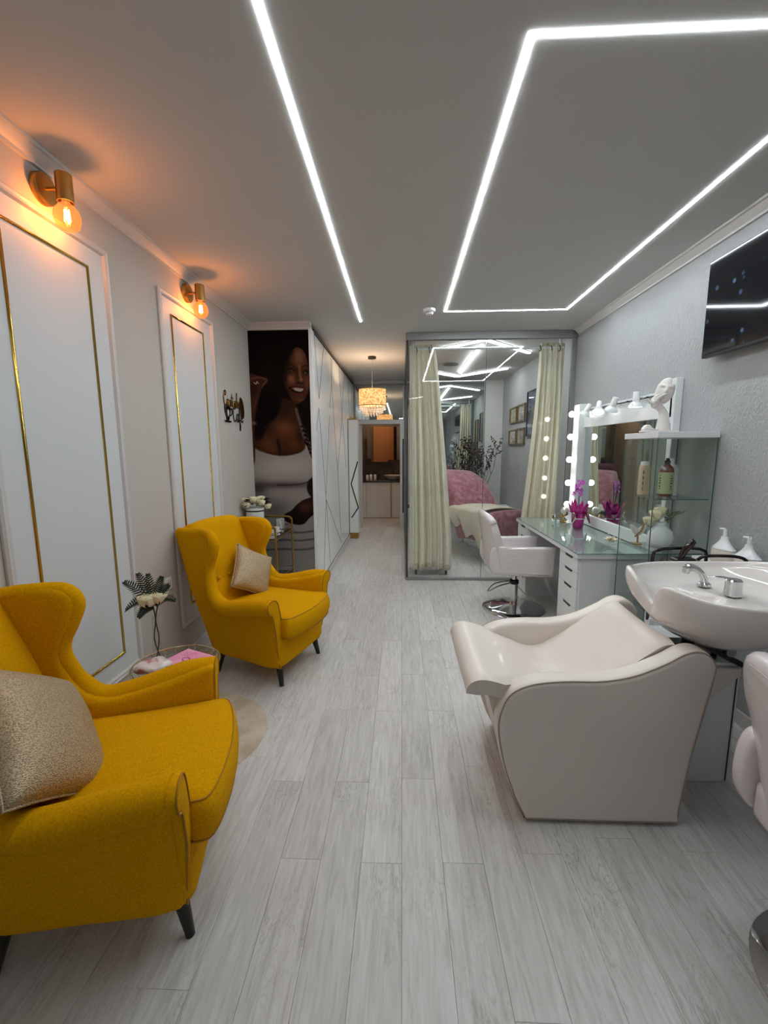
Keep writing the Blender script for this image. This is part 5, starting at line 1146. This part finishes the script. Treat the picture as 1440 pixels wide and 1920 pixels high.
MB().lathe([(0.0, 0.19), (0.028, 0.19), (0.026, 0.215), (0, 0.216)], seg=24, sy=0.75).build('cap', M['white'], tb)
for k in range(4): MB().box(-0.003, -0.001, -0.012, 0.003, 0.001, 0.012, M=T(-0.018, -0.0235, 0.04+0.035*k) @ RZ(0.3)).build('label_print', M['black'], tb, smooth=0)
wb2 = thing('white_bottle', 'white plastic bottle behind the amber bottle on the upper vitrine shelf', 'bottle', (1.735, 2.86, 1.1965), 0, 'bottles in the vitrine')
MB().lathe([(0, 0), (0.036, 0), (0.038, 0.004), (0.038, 0.17), (0.03, 0.19), (0.014, 0.2), (0.014, 0.235), (0, 0.236)], seg=24).build('bottle_body', M['gloss_white'], wb2)
# lower shelf: round vase with flowers
vv_ = thing('round_vase', 'round white vase of cream flowers on the middle vitrine shelf', 'vase', (1.66, 2.80, 0.8615))
MB().lathe([(0, 0), (0.05, 0), (0.078, 0.03), (0.085, 0.065), (0.072, 0.105), (0.045, 0.135), (0.034, 0.15), (0.040, 0.165), (0.036, 0.165), (0.028, 0.15), (0, 0.14)], seg=32, sy=0.6).build('vase_body', M['gloss_white'], vv_, smooth=180)
for c, r in (((-0.03, 0.0, 0.215), 0.040), ((0.005, 0.02, 0.235), 0.036), ((-0.075, 0.0, 0.175), 0.034)): rose(vv_, c, r, 'cream_rose', bpy.data.materials['cream_rose'])
mb = MB()
for k in range(34):
    a = rr.uniform(0, 2*PI); c = Vector((0.03+rr.uniform(-0.03, 0.04), rr.uniform(-0.03, 0.03), 0.17+rr.uniform(0, 0.06))); e = c+Vector((rr.uniform(-0.02, 0.06), rr.uniform(-0.03, 0.03), rr.uniform(-0.02, 0.05))); d = (e-c).normalized(); w = d.orthogonal().normalized()*0.008; m = (c+e)/2; o = d.cross(w).normalized()*0.0008
    mb.add([c+o, m-w+o, e+o, m+w+o, c-o, m-w-o, e-o, m+w-o], [(0,1,2,3), (7,6,5,4), (0,4,5,1), (1,5,6,2), (2,6,7,3), (3,7,4,0)])
mb.build('greenery', mat('sage_leaf', '5f6a4a', 0.6), vv_, smooth=0)
for k in range(9):
    p = Vector((-0.09-0.012*k*0.6, 0.01*math.sin(k), 0.17-0.012*k)); MB().ball(p, (0.008, 0.006, 0.008), 8, 5).build('gold_bud', M['gold_s'], vv_, smooth=180)
sb = thing('angel_figurine', 'small white angel wings figurine on the middle vitrine shelf', 'figurine', (1.575, 2.90, 0.8615))
MB().lathe([(0, 0), (0.028, 0), (0.03, 0.006), (0.006, 0.012), (0.005, 0.10), (0, 0.10)], seg=16).build('stand', M['gold_s'], sb)
for s_ in (-1, 1): MB().slab(curve2([(0, 0.06), (s_*0.03, 0.075), (s_*0.055, 0.12), (s_*0.05, 0.135), (s_*0.02, 0.12), (0, 0.10)], 3), 'xz', -0.006, 0.006, 0.003, 2).build('wing', M['ceramic'], sb)
# rounded white blow-moulded box behind the vitrine glass, lower right
hd = thing('white_dish', 'white shell-shaped dish leaning on the middle vitrine shelf', 'dish', (1.765, 2.92, 0.8615))
def shell(u, v):
    a = PI*u; r = 0.095*v*(1+0.05*math.cos(10*a)); return Vector((r*math.cos(a)*0.62, 0.02*v*v-0.012, 0.004+r*math.sin(a)*1.25))
MB().sheet(shell, 25, 8, 0.005).build('shell', M['ceramic'], hd, smooth=180)
MB().box(-0.05, -0.025, 0, 0.05, 0.025, 0.006, bev=0.002).build('foot', M['ceramic'], hd)
# black kit cases at the vitrine's bottom
for k, (x, y, z, w, d_, h, lab) in enumerate(((1.66, 2.80, 0.5005, 0.17, 0.20, 0.16, 'black tool case on the lowest vitrine shelf'), (1.66, 2.82, 0.0605, 0.22, 0.24, 0.20, 'black hairdryer case standing in the bottom of the vitrine'))):
    t = thing('tool_case', lab, 'case', (x, y, z)); MB().box(-w/2, -d_/2, 0, w/2, d_/2, h, bev=0.012).build('case_body', M['black'], t); MB().tube([(-0.04, -d_/2-0.002, h*0.72), (-0.04, -d_/2-0.018, h*0.75), (0.04, -d_/2-0.018, h*0.75), (0.04, -d_/2-0.002, h*0.72)], 0.005, 6).build('handle', M['steel'], t); MB().box(-w/2-0.001, -d_/2-0.001, h*0.55, w/2+0.001, d_/2+0.001, h*0.56).build('lid_seam', M['steel'], t, smooth=0)
# small white drawer trolley under the basin
tl = thing('drawer_trolley', 'small white drawer trolley with round knobs under the basin by the vitrine', 'trolley', (1.50, 2.36, 0))
MB().box(0.0, 0.0, 0.05, 0.32, 0.24, 0.62, bev=0.004).build('carcass', M['white'], tl)
for k in range(3):
    d = MB().box(-0.015, 0.005, 0.07+0.185*k, 0.0, 0.235, 0.245+0.185*k, bev=0.003).build('drawer', mat('grey_drawer', 'b4babd', 0.4) if k == 0 else bpy.data.materials['grey_drawer'], tl)
    MB().ball((-0.022, 0.12, 0.16+0.185*k), 0.010, 12, 8).build('knob', M['chrome'], d, smooth=180)
for x in (0.03, 0.29):
    for y in (0.03, 0.21): MB().cyl((x, y, 0.0), (x, y, 0.05), 0.012).build('foot', M['steel'], tl)

# ================================================================ hand and face sculpture
hf = thing('face_sculpture', 'white sculpture of a hand holding a half face on the vitrine top', 'sculpture', (1.60, 2.80, 1.593))
cer = mat('matt_white_resin', 'e3dcd8', 0.4)
MB().slab(curve2([(-0.095, -0.05), (0.075, -0.055), (0.09, 0.0), (0.075, 0.05), (-0.08, 0.05), (-0.115, 0.0)], 4), 'xy', 0, 0.012, 0.004, 2).build('base', cer, hf)
MB().slab(curve2([(-0.10, 0.01), (-0.088, 0.045), (-0.065, 0.045), (-0.045, 0.025), (0.0, 0.022), (0.0, 0.012)], 3), 'xz', -0.02, 0.02, 0.005, 2).build('base_scroll', cer, hf)
arm_ = MB().tube([(0.02, 0, 0.008), (0.020, 0, 0.06), (0.016, 0, 0.11), (-0.002, 0, 0.145), (-0.026, 0, 0.165)], [0.042, 0.034, 0.026, 0.021, 0.024], 18, smooth=5); arm_.build('forearm', cer, hf, smooth=180)
MB().ball((-0.035, 0, 0.180), (0.036, 0.020, 0.028), 16, 10, M=RY(-0.9)).build('palm', cer, hf, smooth=180)
for k, (y, dz_) in enumerate(((-0.022, 0.0), (-0.008, 0.010), (0.006, 0.012), (0.020, 0.004))):
    MB().tube([(-0.045, y, 0.185), (-0.040, y*1.2-0.004, 0.205+dz_), (-0.020, y*1.1-0.02, 0.222+dz_), (0.0, y-0.030, 0.228+dz_)], [0.0095, 0.0085, 0.0075, 0.006], 10, smooth=4).build('finger', cer, hf, smooth=180)
MB().tube([(-0.050, -0.005, 0.172), (-0.075, -0.008, 0.185), (-0.092, -0.006, 0.205)], [0.011, 0.009, 0.006], 10, smooth=4).build('thumb', cer, hf, smooth=180)
def facefn(p):
    # front of the face looks along -y; p on an ellipsoid
    x, y, z = p; q = Vector(p)
    if y < 0:
        nose = math.exp(-(x/0.010)**2-((z+0.004)/0.024)**2)*0.024*(1 if z > -0.02 else 0.7)
        brow = math.exp(-((abs(x)-0.022)/0.016)**2-((z-0.024)/0.007)**2)*0.009
        eye = -math.exp(-((abs(x)-0.022)/0.012)**2-((z-0.010)/0.008)**2)*0.008 + math.exp(-((abs(x)-0.022)/0.011)**2-((z-0.007)/0.005)**2)*0.004
        lip = math.exp(-(x/0.016)**2)*(math.exp(-((z+0.032)/0.004)**2)+math.exp(-((z+0.041)/0.005)**2)*1.1)*0.009
        chin = math.exp(-(x/0.018)**2-((z+0.062)/0.012)**2)*0.006
        q.y -= nose+brow+eye+lip+chin
    return q
mb = MB().ball((0, 0, 0), (0.050, 0.040, 0.080), 48, 40, fn=facefn)
keep = []
def above(p): return p.z > 0.040 and p.x > 0.012 - (p.z-0.04)*0.1
vsk = mb.v; mb.f = [f for f in mb.f if not all(above(Vector(vsk[i])) for i in f) and not all(vsk[i][1] > 0.012 for i in f)]
mb.xf(T(0.012, -0.005, 0.250) @ RZ(math.radians(-22)) @ RY(math.radians(14))); fo_ = mb.build('half_face', cer, hf, smooth=180)
md = fo_.modifiers.new('solid', 'SOLIDIFY'); md.thickness = 0.006

# ================================================================ television on the right wall
tv = thing('television', 'wall-mounted black television at the upper right edge', 'television', (0, 0, 0))
MB().box(1.778, 1.52, 2.02, 1.815, 2.75, 2.555, bev=0.004).build('bezel', M['black'], tv)
m, nt, bs, out = nodes('tv_screen'); bs.inputs['Roughness'].default_value = 0.06
tcn = nt.nodes.new('ShaderNodeTexCoord'); mp = nt.nodes.new('ShaderNodeMapping'); mp.inputs['Scale'].default_value = (1, 1.0, 1.0); nt.links.new(tcn.outputs['Object'], mp.inputs[0])
vn = nt.nodes.new('ShaderNodeTexVoronoi'); vn.inputs['Scale'].default_value = 15; nt.links.new(mp.outputs[0], vn.inputs['Vector'])
nn = nt.nodes.new('ShaderNodeTexNoise'); nn.inputs['Scale'].default_value = 4.5; nt.links.new(mp.outputs[0], nn.inputs['Vector'])
r1 = nt.nodes.new('ShaderNodeMapRange'); r1.inputs[1].default_value = 0.24; r1.inputs[2].default_value = 0.12; nt.links.new(vn.outputs['Distance'], r1.inputs[0])
r2 = nt.nodes.new('ShaderNodeMapRange'); r2.inputs[1].default_value = 0.52; r2.inputs[2].default_value = 0.68; nt.links.new(nn.outputs[0], r2.inputs[0])
mu = nt.nodes.new('ShaderNodeMath'); mu.operation = 'MULTIPLY'; nt.links.new(r1.outputs[0], mu.inputs[0]); nt.links.new(r2.outputs[0], mu.inputs[1])
mixc = nt.nodes.new('ShaderNodeMix'); mixc.data_type = 'RGBA'; mixc.inputs[6].default_value = hx('05070f'); mixc.inputs[7].default_value = hx('5c7ea4'); nt.links.new(mu.outputs[0], mixc.inputs[0])
bs.inputs['Base Color'].default_value = (0.003, 0.003, 0.004, 1); nt.links.new(mixc.outputs[2], bs.inputs['Emission Color']); bs.inputs['Emission Strength'].default_value = 0.8
MB().box(1.7765, 1.53, 2.035, 1.7782, 2.742, 2.547).build('screen', m, tv, smooth=0)
MB().box(1.815, 1.9, 2.15, 1.849, 2.4, 2.45).build('wall_mount', M['steel'], tv, smooth=0)
# ================================================================ glass cubicle
gp = thing('glass_partition', 'full-height clear glass front and side of the treatment cubicle', 'glass partition', (0, 0, 0))
gx0, gx1 = 0.055, 1.80
for a, b_ in ((gx0+0.01, 0.903), (0.907, gx1)):
    MB().box(a, YG, 0.03, b_, YG+0.010, 2.655).build('front_pane', M['glass'], gp, smooth=0)
MB().box(gx0-0.005, YG-0.02, 2.655, gx1+0.05, YG+0.05, ZC, bev=0.003).build('top_profile', M['alu'], gp)
MB().box(gx0-0.005, YG-0.012, 0.0, gx1+0.05, YG+0.024, 0.030, bev=0.002).build('bottom_profile', M['alu'], gp)
MB().box(gx1, YG-0.01, 0.03, gx1+0.05, YG+0.02, 2.655, bev=0.002).build('wall_profile', M['alu'], gp)
MB().box(gx0-0.004, YG-0.004, 0.03, gx0+0.012, YG+0.012, 2.655).build('corner_joint', mat('dark_joint', '23282a', 0.3), gp, smooth=0)
MB().box(0.9032, YG+0.001, 0.03, 0.9068, YG+0.009, 2.655).build('joint', M['glass_edge'], gp, smooth=0)
for a, b_ in ((YG+0.014, 5.70), (5.706, 6.62), (6.626, 7.54), (7.546, YB-0.02)):
    MB().box(gx0-0.002, a, 0.03, gx0+0.008, b_, 2.655).build('side_pane', M['glass'], gp, smooth=0)
    MB().box(gx0-0.004, b_-0.001, 0.03, gx0+0.010, b_+0.007, 2.655).build('joint', bpy.data.materials['dark_joint'], gp, smooth=0)
MB().box(gx0-0.012, YG+0.014, 2.655, gx0+0.018, YB-0.021, ZC).build('side_top_profile', M['alu'], gp, smooth=0)
MB().box(gx0-0.012, YG+0.026, 0.0, gx0+0.018, YB-0.021, 0.030).build('side_bottom_profile', M['alu'], gp, smooth=0)
MB().tube([(gx0-0.035, 6.45, 0.55), (gx0-0.035, 6.45, 1.65)], 0.012, 10).build('door_pull', bpy.data.materials['dark_joint'], gp)
for z in (0.65, 1.55): MB().cyl((gx0-0.035, 6.45, z), (gx0-0.002, 6.45, z), 0.007).build('pull_fixing', M['steel'], gp)
# mirrored back wall
bm_ = thing('mirror_wall', 'full-height mirror panels on the back wall of the cubicle', 'mirror', (0, 0, 0))
for a, b_ in ((0.10, 0.92), (0.923, 1.50)): MB().box(a, YB-0.012, 0.08, b_, YB-0.004, 2.70).build('mirror_panel', M['mirror'], bm_, smooth=0)
MB().box(1.50, YB-0.014, 0.08, 1.512, YB-0.002, 2.70).build('edge_profile', M['alu'], bm_, smooth=0)
wall('baseboard_cubicle', (0.09, YB-0.02, 0, XR-0.002, YB-0.001, 0.075), M['trim'])
# curtain rod, rings, curtains
cr_ = thing('curtain_rod', 'white curtain rod behind the top of the cubicle glass', 'curtain rod', (0, 0, 0))
MB().tube([(0.12, YG+0.115, 2.585), (1.76, YG+0.115, 2.585)], 0.016, 12).build('rod', M['white'], cr_)
for x in (0.13, 1.72):
    MB().box(x-0.012, YG+0.10, 2.60, x+0.012, YG+0.13, ZC).build('rod_bracket', M['white'], cr_, smooth=0)
def rod_ring(x): 
    return MB().tube([(x+0.004*math.sin(a*2), YG+0.115+0.026*math.cos(a), 2.575+0.030*math.sin(a)) for a in [2*PI*k/20 for k in range(20)]], 0.0045, 6, closed=True)
for x in (0.165, 0.30, 1.50, 1.62, 1.71): rod_ring(x).build('curtain_ring', M['black'], cr_, smooth=180)
def curtain(label, edges, n_f, seed, z0, z1, amp, y=YG+0.115):
    """edges(v) gives the left and right border at height fraction v (0 top)"""
    r = random.Random(seed); ph = [r.uniform(0, 6.28) for _ in range(4)]
    def f(u, v):
        a, b_ = edges(v); x = a+(b_-a)*(u+0.012*math.sin(u*31+v*2)); tight = 0.35+0.65*min(1, v*3)
        fold = math.sin(u*n_f*2*PI+ph[0]+0.5*math.sin(v*3+ph[1])) + 0.35*math.sin(u*n_f*4.7*PI+ph[2]+v*1.3)
        return Vector((x, y+amp*tight*fold, z1-(z1-z0)*v - 0.01*math.sin(u*9)*v))
    t = thing('curtain', label, 'curtain', (0, 0, 0), 0, 'linen curtains of the cubicle')
    MB().sheet(f, 150, 44, 0.003).build('cloth', M['curtain'], t, smooth=180)
    MB().sheet(lambda u, v: f(u, 0.975+0.004*v)+Vector((0, -0.0022, 0)), 150, 2, 0.001).build('hem', mat('linen_hem', 'cbbf9c', 0.9) if 'linen_hem' not in bpy.data.materials else bpy.data.materials['linen_hem'], t, smooth=180)
    return t
curtain('gathered linen curtain at the left end of the cubicle front', lambda v: (0.085+0.0*v, 0.36+0.22*min(1, v*1.15)**0.8), 5, 3, 0.10, 2.63, 0.042)
curtain('linen curtain at the right end of the cubicle front, spreading towards the desk', lambda v: (1.50-0.19*v**1.6, 1.768-0.01*v), 5, 9, 0.10, 2.63, 0.042)

# LED bars on the cubicle ceiling
def bar_light(name, lab, pts, w=0.045):
    t = thing(name, lab, 'ceiling light', (0, 0, 0), 0, 'LED bars on the cubicle ceiling')
    mb = MB(); n = len(pts)
    for i in range(n-1):
        a = Vector((pts[i][0], pts[i][1], 0)); b_ = Vector((pts[i+1][0], pts[i+1][1], 0)); d = b_-a; an = math.atan2(d.y, d.x)
        MB().box(-0.0, -w/2, -0.024, d.length, w/2, -0.001, M=T(a.x, a.y, ZC) @ RZ(an), bev=0.006).build('diffuser', M['bar'], t)
        MB().box(-0.0, -w/2-0.003, -0.010, d.length, w/2+0.003, 0, M=T(a.x, a.y, ZC) @ RZ(an)).build('housing', M['white'], t, smooth=0)
M['bar'] = emit('bar_light_glow', (0.95, 0.98, 1.0, 1), 32.0)
bar_light('angled_bar_light', 'bent white LED bar nearest the front on the cubicle ceiling', [(0.50, 5.56), (0.945, 5.14), (1.64, 5.87)])
bar_light('straight_bar_light', 'straight diagonal white LED bar in the middle of the cubicle ceiling', [(0.945, 5.42), (0.945, 7.30)])
bar_light('angled_bar_light', 'bent white LED bar at the back of the cubicle ceiling', [(0.45, 7.15), (0.935, 7.65), (1.62, 6.95)])
vt_ = thing('ceiling_vent', 'round grey vent on the cubicle ceiling', 'vent', (0.715, 6.60, ZC))
for r in (0.115, 0.085, 0.055): MB().lathe([(r-0.022, -0.006), (r-0.004, -0.014), (r, -0.010), (r-0.01, -0.001), (r-0.022, -0.001)], seg=28).build('vent_ring', M['alu'], vt_)

# framed pictures on the right wall
def picture(lab, y0, y1, z0, z1, art, fr_m, w=0.022, group='small brass-framed prints'):
    t = thing('framed_picture', lab, 'picture', (XR, (y0+y1)/2, z0), 0, group)
    a, b_ = -(y1-y0)/2, (y1-y0)/2; h = z1-z0
    mb = MB()
    for bb in ((a, 0, b_, w), (a, h-w, b_, h), (a, w, a+w, h-w), (b_-w, w, b_, h-w)): mb.box(-0.03, bb[0], bb[1], -0.002, bb[2], bb[3], bev=0.002)
    mb.build('frame', fr_m, t)
    MB().box(-0.014, a+w, w, -0.006, b_-w, h-w).build('print', art, t, smooth=0)
    MB().box(-0.017, a+w, w, -0.0155, b_-w, h-w).build('pane', M['glass'], t, smooth=0)
brass_f = mat('brass_frame', '7d6a3c', 0.35, 0.6)
arts = [mat('print_green', '8c8a58', 0.5, var=(14, 'c9c39c', 0.4, 0.6)), mat('print_grey', 'a5a09c', 0.5, var=(18, 'd5d0cc', 0.4, 0.6)), mat('print_rose', 'b99a94', 0.5, var=(16, 'e0cfc8', 0.4, 0.6)), mat('print_sand', 'b4aa98', 0.5, var=(12, 'd8d2c4', 0.4, 0.6))]
picture('upper far brass-framed print in the cubicle', 7.13, 7.56, 1.91, 2.165, arts[0], brass_f)
picture('upper near brass-framed print in the cubicle', 6.66, 7.07, 1.91, 2.175, arts[1], brass_f)
picture('lower far brass-framed print in the cubicle', 7.12, 7.58, 1.56, 1.805, arts[2], brass_f)
picture('lower near brass-framed print in the cubicle', 6.66, 7.07, 1.56, 1.812, arts[3], brass_f)
picture('large dark blue tree picture on the cubicle wall', 5.95, 6.55, 1.67, 2.315, mat('print_blue_tree', '2a3040', 0.5, var=(7, '7580a8', 0.45, 0.7)), mat('dark_frame', '26262a', 0.4), 0.012, 'canvas pictures')
picture('tall abstract brown picture farther along the cubicle wall', 5.30, 5.70, 1.30, 2.2, mat('print_brown', '7a6a4c', 0.5, var=(6, 'b8a888', 0.4, 0.7)), brass_f, 0.02, 'canvas pictures')

# treatment lounger with plush cover, towel
lg = thing('treatment_lounger', 'reclined treatment lounger under a dusty pink plush cover', 'lounger', (0.98, 6.42, 0))
def cov(u, v):
    # v along the bed from the foot (near the glass) to the head; u across
    s = 2*u-1; yl = -1.0+1.75*v
    if v < 0.42: top = 0.64+0.015*math.sin(v*9)
    else: top = 0.64+0.50*math.sin(min(1, (v-0.42)/0.40)*PI/2)**0.85 - 0.9*max(0, v-0.9)
    w = 0.36-0.05*(v < 0.02)
    arc = abs(s)
    if arc < 0.62: x = s/0.62*w; z = top + 0.03*(1-(s/0.62)**2)
    else: q = (arc-0.62)/0.38; x = math.copysign(w+0.035*math.sin(q*2.2)+0.015*math.sin(v*23), s); z = top - 0.36*q
    # foot end hangs down in front
    if v < 0.10: q = (0.10-v)/0.10; yl = -0.825-0.02*math.sin(q*3); z = min(z, top-0.34*q)+0.0
    z += 0.012*noise.noise(Vector((x*5, yl*5, 0)))
    return Vector((x, yl, z))
MB().sheet(cov, 61, 61, 0.012).build('plush_cover', M['plush'], lg, smooth=180)
MB().rbox((0.66, 1.10, 0.12), 0.04, 6, (0, -0.25, 0.56)).build('mattress', M['leather'], lg)
for x in (-0.27, 0.27):
    for y in (-0.72, 0.45): MB().cyl((x, y, 0.0), (x, y, 0.52), 0.013).build('leg', M['steel'], lg)
MB().rbox((0.50, 0.16, 0.20), 0.07, 8, (-0.10, 0.72, 1.16)).build('head_roll', mat('dark_plush', '54303a', 0.9), lg)
def tow(u, v):
    """over the leg part and down the side that faces the glass"""
    s = 2*u-1; yl = -0.42 + 0.34*s - 0.05*v
    if v < 0.42: q = v/0.42; x = 0.20-0.60*q; z = 0.700+0.025*math.sin(q*PI)
    else: q = (v-0.42)/0.58; x = -0.412-0.03*math.sin(q*PI)-0.02*math.sin(s*7+1)*q; z = 0.685-(0.34+0.16*(-s)+0.05*math.sin(s*9))*q; yl -= 0.10*q
    return Vector((x, yl, z+0.006*math.sin(s*8+v*5)))
t = thing('fleece_towel', 'beige fleece towel draped over the side of the pink lounger', 'towel', (0.98, 6.42, 0))
MB().sheet(tow, 41, 41, 0.012).build('cloth', M['towel'], t, smooth=180)
lg.rotation_euler = (0, 0, math.radians(30)); t.rotation_euler = (0, 0, math.radians(30))

# twig arrangement in a floor vase
tg = thing('twig_vase', 'floor vase with dark flowering twigs in the back right of the cubicle', 'plant', (1.43, 7.80, 0))
MB().lathe([(0, 0), (0.07, 0), (0.09, 0.08), (0.10, 0.25), (0.06, 0.45), (0.045, 0.52), (0.055, 0.56), (0.05, 0.56), (0.04, 0.52), (0, 0.5)], seg=24).build('vase_body', mat('grey_vase', '5f6264', 0.3), tg, smooth=60)
twm = mat('dark_twig', '2a221e', 0.7); rt = random.Random(11); buds = []
def branch(p, d, L2, r, depth, mb):
    pts = [p]; q = p; dd = d.copy()
    for k in range(5):
        dd = (dd + Vector((rt.uniform(-0.25, 0.25), rt.uniform(-0.12, 0.12), rt.uniform(-0.02, 0.18)))).normalized(); q = q+dd*L2/5; pts.append(q)
        if depth > 0 and k > 0 and rt.random() < 0.85: branch(q, (dd+Vector((rt.uniform(-1.0, 1.0), rt.uniform(-0.5, 0.5), rt.uniform(-0.2, 0.4)))).normalized(), L2*0.5, r*0.55, depth-1, mb)
    mb.tube(pts, [r*(1-0.14*i) for i in range(len(pts))], 5)
    if depth == 0: buds.extend(pts[2:])
for k in range(6):
    mb = MB(); a = k*1.05; branch(Vector((0, 0, 0.5)), Vector((0.36*math.cos(a)-0.10, 0.22*math.sin(a), 0.9)).normalized(), 0.72, 0.009, 2, mb); mb.build('branch', twm, tg, smooth=60)
mb = MB()
for p in buds:
    for q in range(2): mb.ball(p+Vector((rt.uniform(-0.02, 0.02), rt.uniform(-0.02, 0.02), rt.uniform(-0.02, 0.02))), 0.013, 5, 4)
o = mb.build('twig_buds', mat('twig_bud', '4a3c38', 0.7), tg, smooth=0); o['kind'] = 'stuff'

# white trolley behind the left curtain
wt = thing('castor_trolley', 'low white trolley frame on black castors behind the left curtain', 'trolley', (0.352, 5.20, 0))
MB().tube([(-0.20, -0.13, 0.10), (0.20, -0.13, 0.10), (0.20, 0.16, 0.10), (-0.20, 0.16, 0.10)], 0.012, 8, closed=True).build('bottom_frame', M['white'], wt)
MB().box(-0.19, -0.12, 0.105, 0.19, 0.15, 0.118, bev=0.003).build('bottom_tray', M['white'], wt)
MB().box(-0.19, -0.05, 0.80, 0.19, 0.15, 0.815, bev=0.003).build('top_tray', M['white'], wt)
for x in (-0.18, 0.18):
    MB().cyl((x, 0.14, 0.10), (x, 0.14, 0.80), 0.010).build('upright', M['white'], wt)
    for y in (-0.12, 0.15):
        MB().lathe([(0, -0.014), (0.026, -0.014), (0.030, -0.008), (0.030, 0.008), (0.026, 0.014), (0, 0.014)], seg=18, M=T(x, y, 0.0305) @ RY(PI/2)).build('castor', M['black'], wt)
        MB().cyl((x, y, 0.05), (x, y, 0.10), 0.006).build('castor_stem', M['steel'], wt)
# low white skirting box by the far wall of the cubicle
cbx = thing('storage_box', 'low grey-white storage bench along the cubicle wall behind the right curtain', 'bench', (1.70, 6.5, 0))
MB().box(-0.11, 0.45, 0.0, 0.13, 1.15, 0.50, bev=0.006).build('bench_body', M['white'], cbx); MB().box(-0.115, 0.445, 0.50, 0.135, 1.155, 0.525, bev=0.004).build('lid', M['white'], cbx)
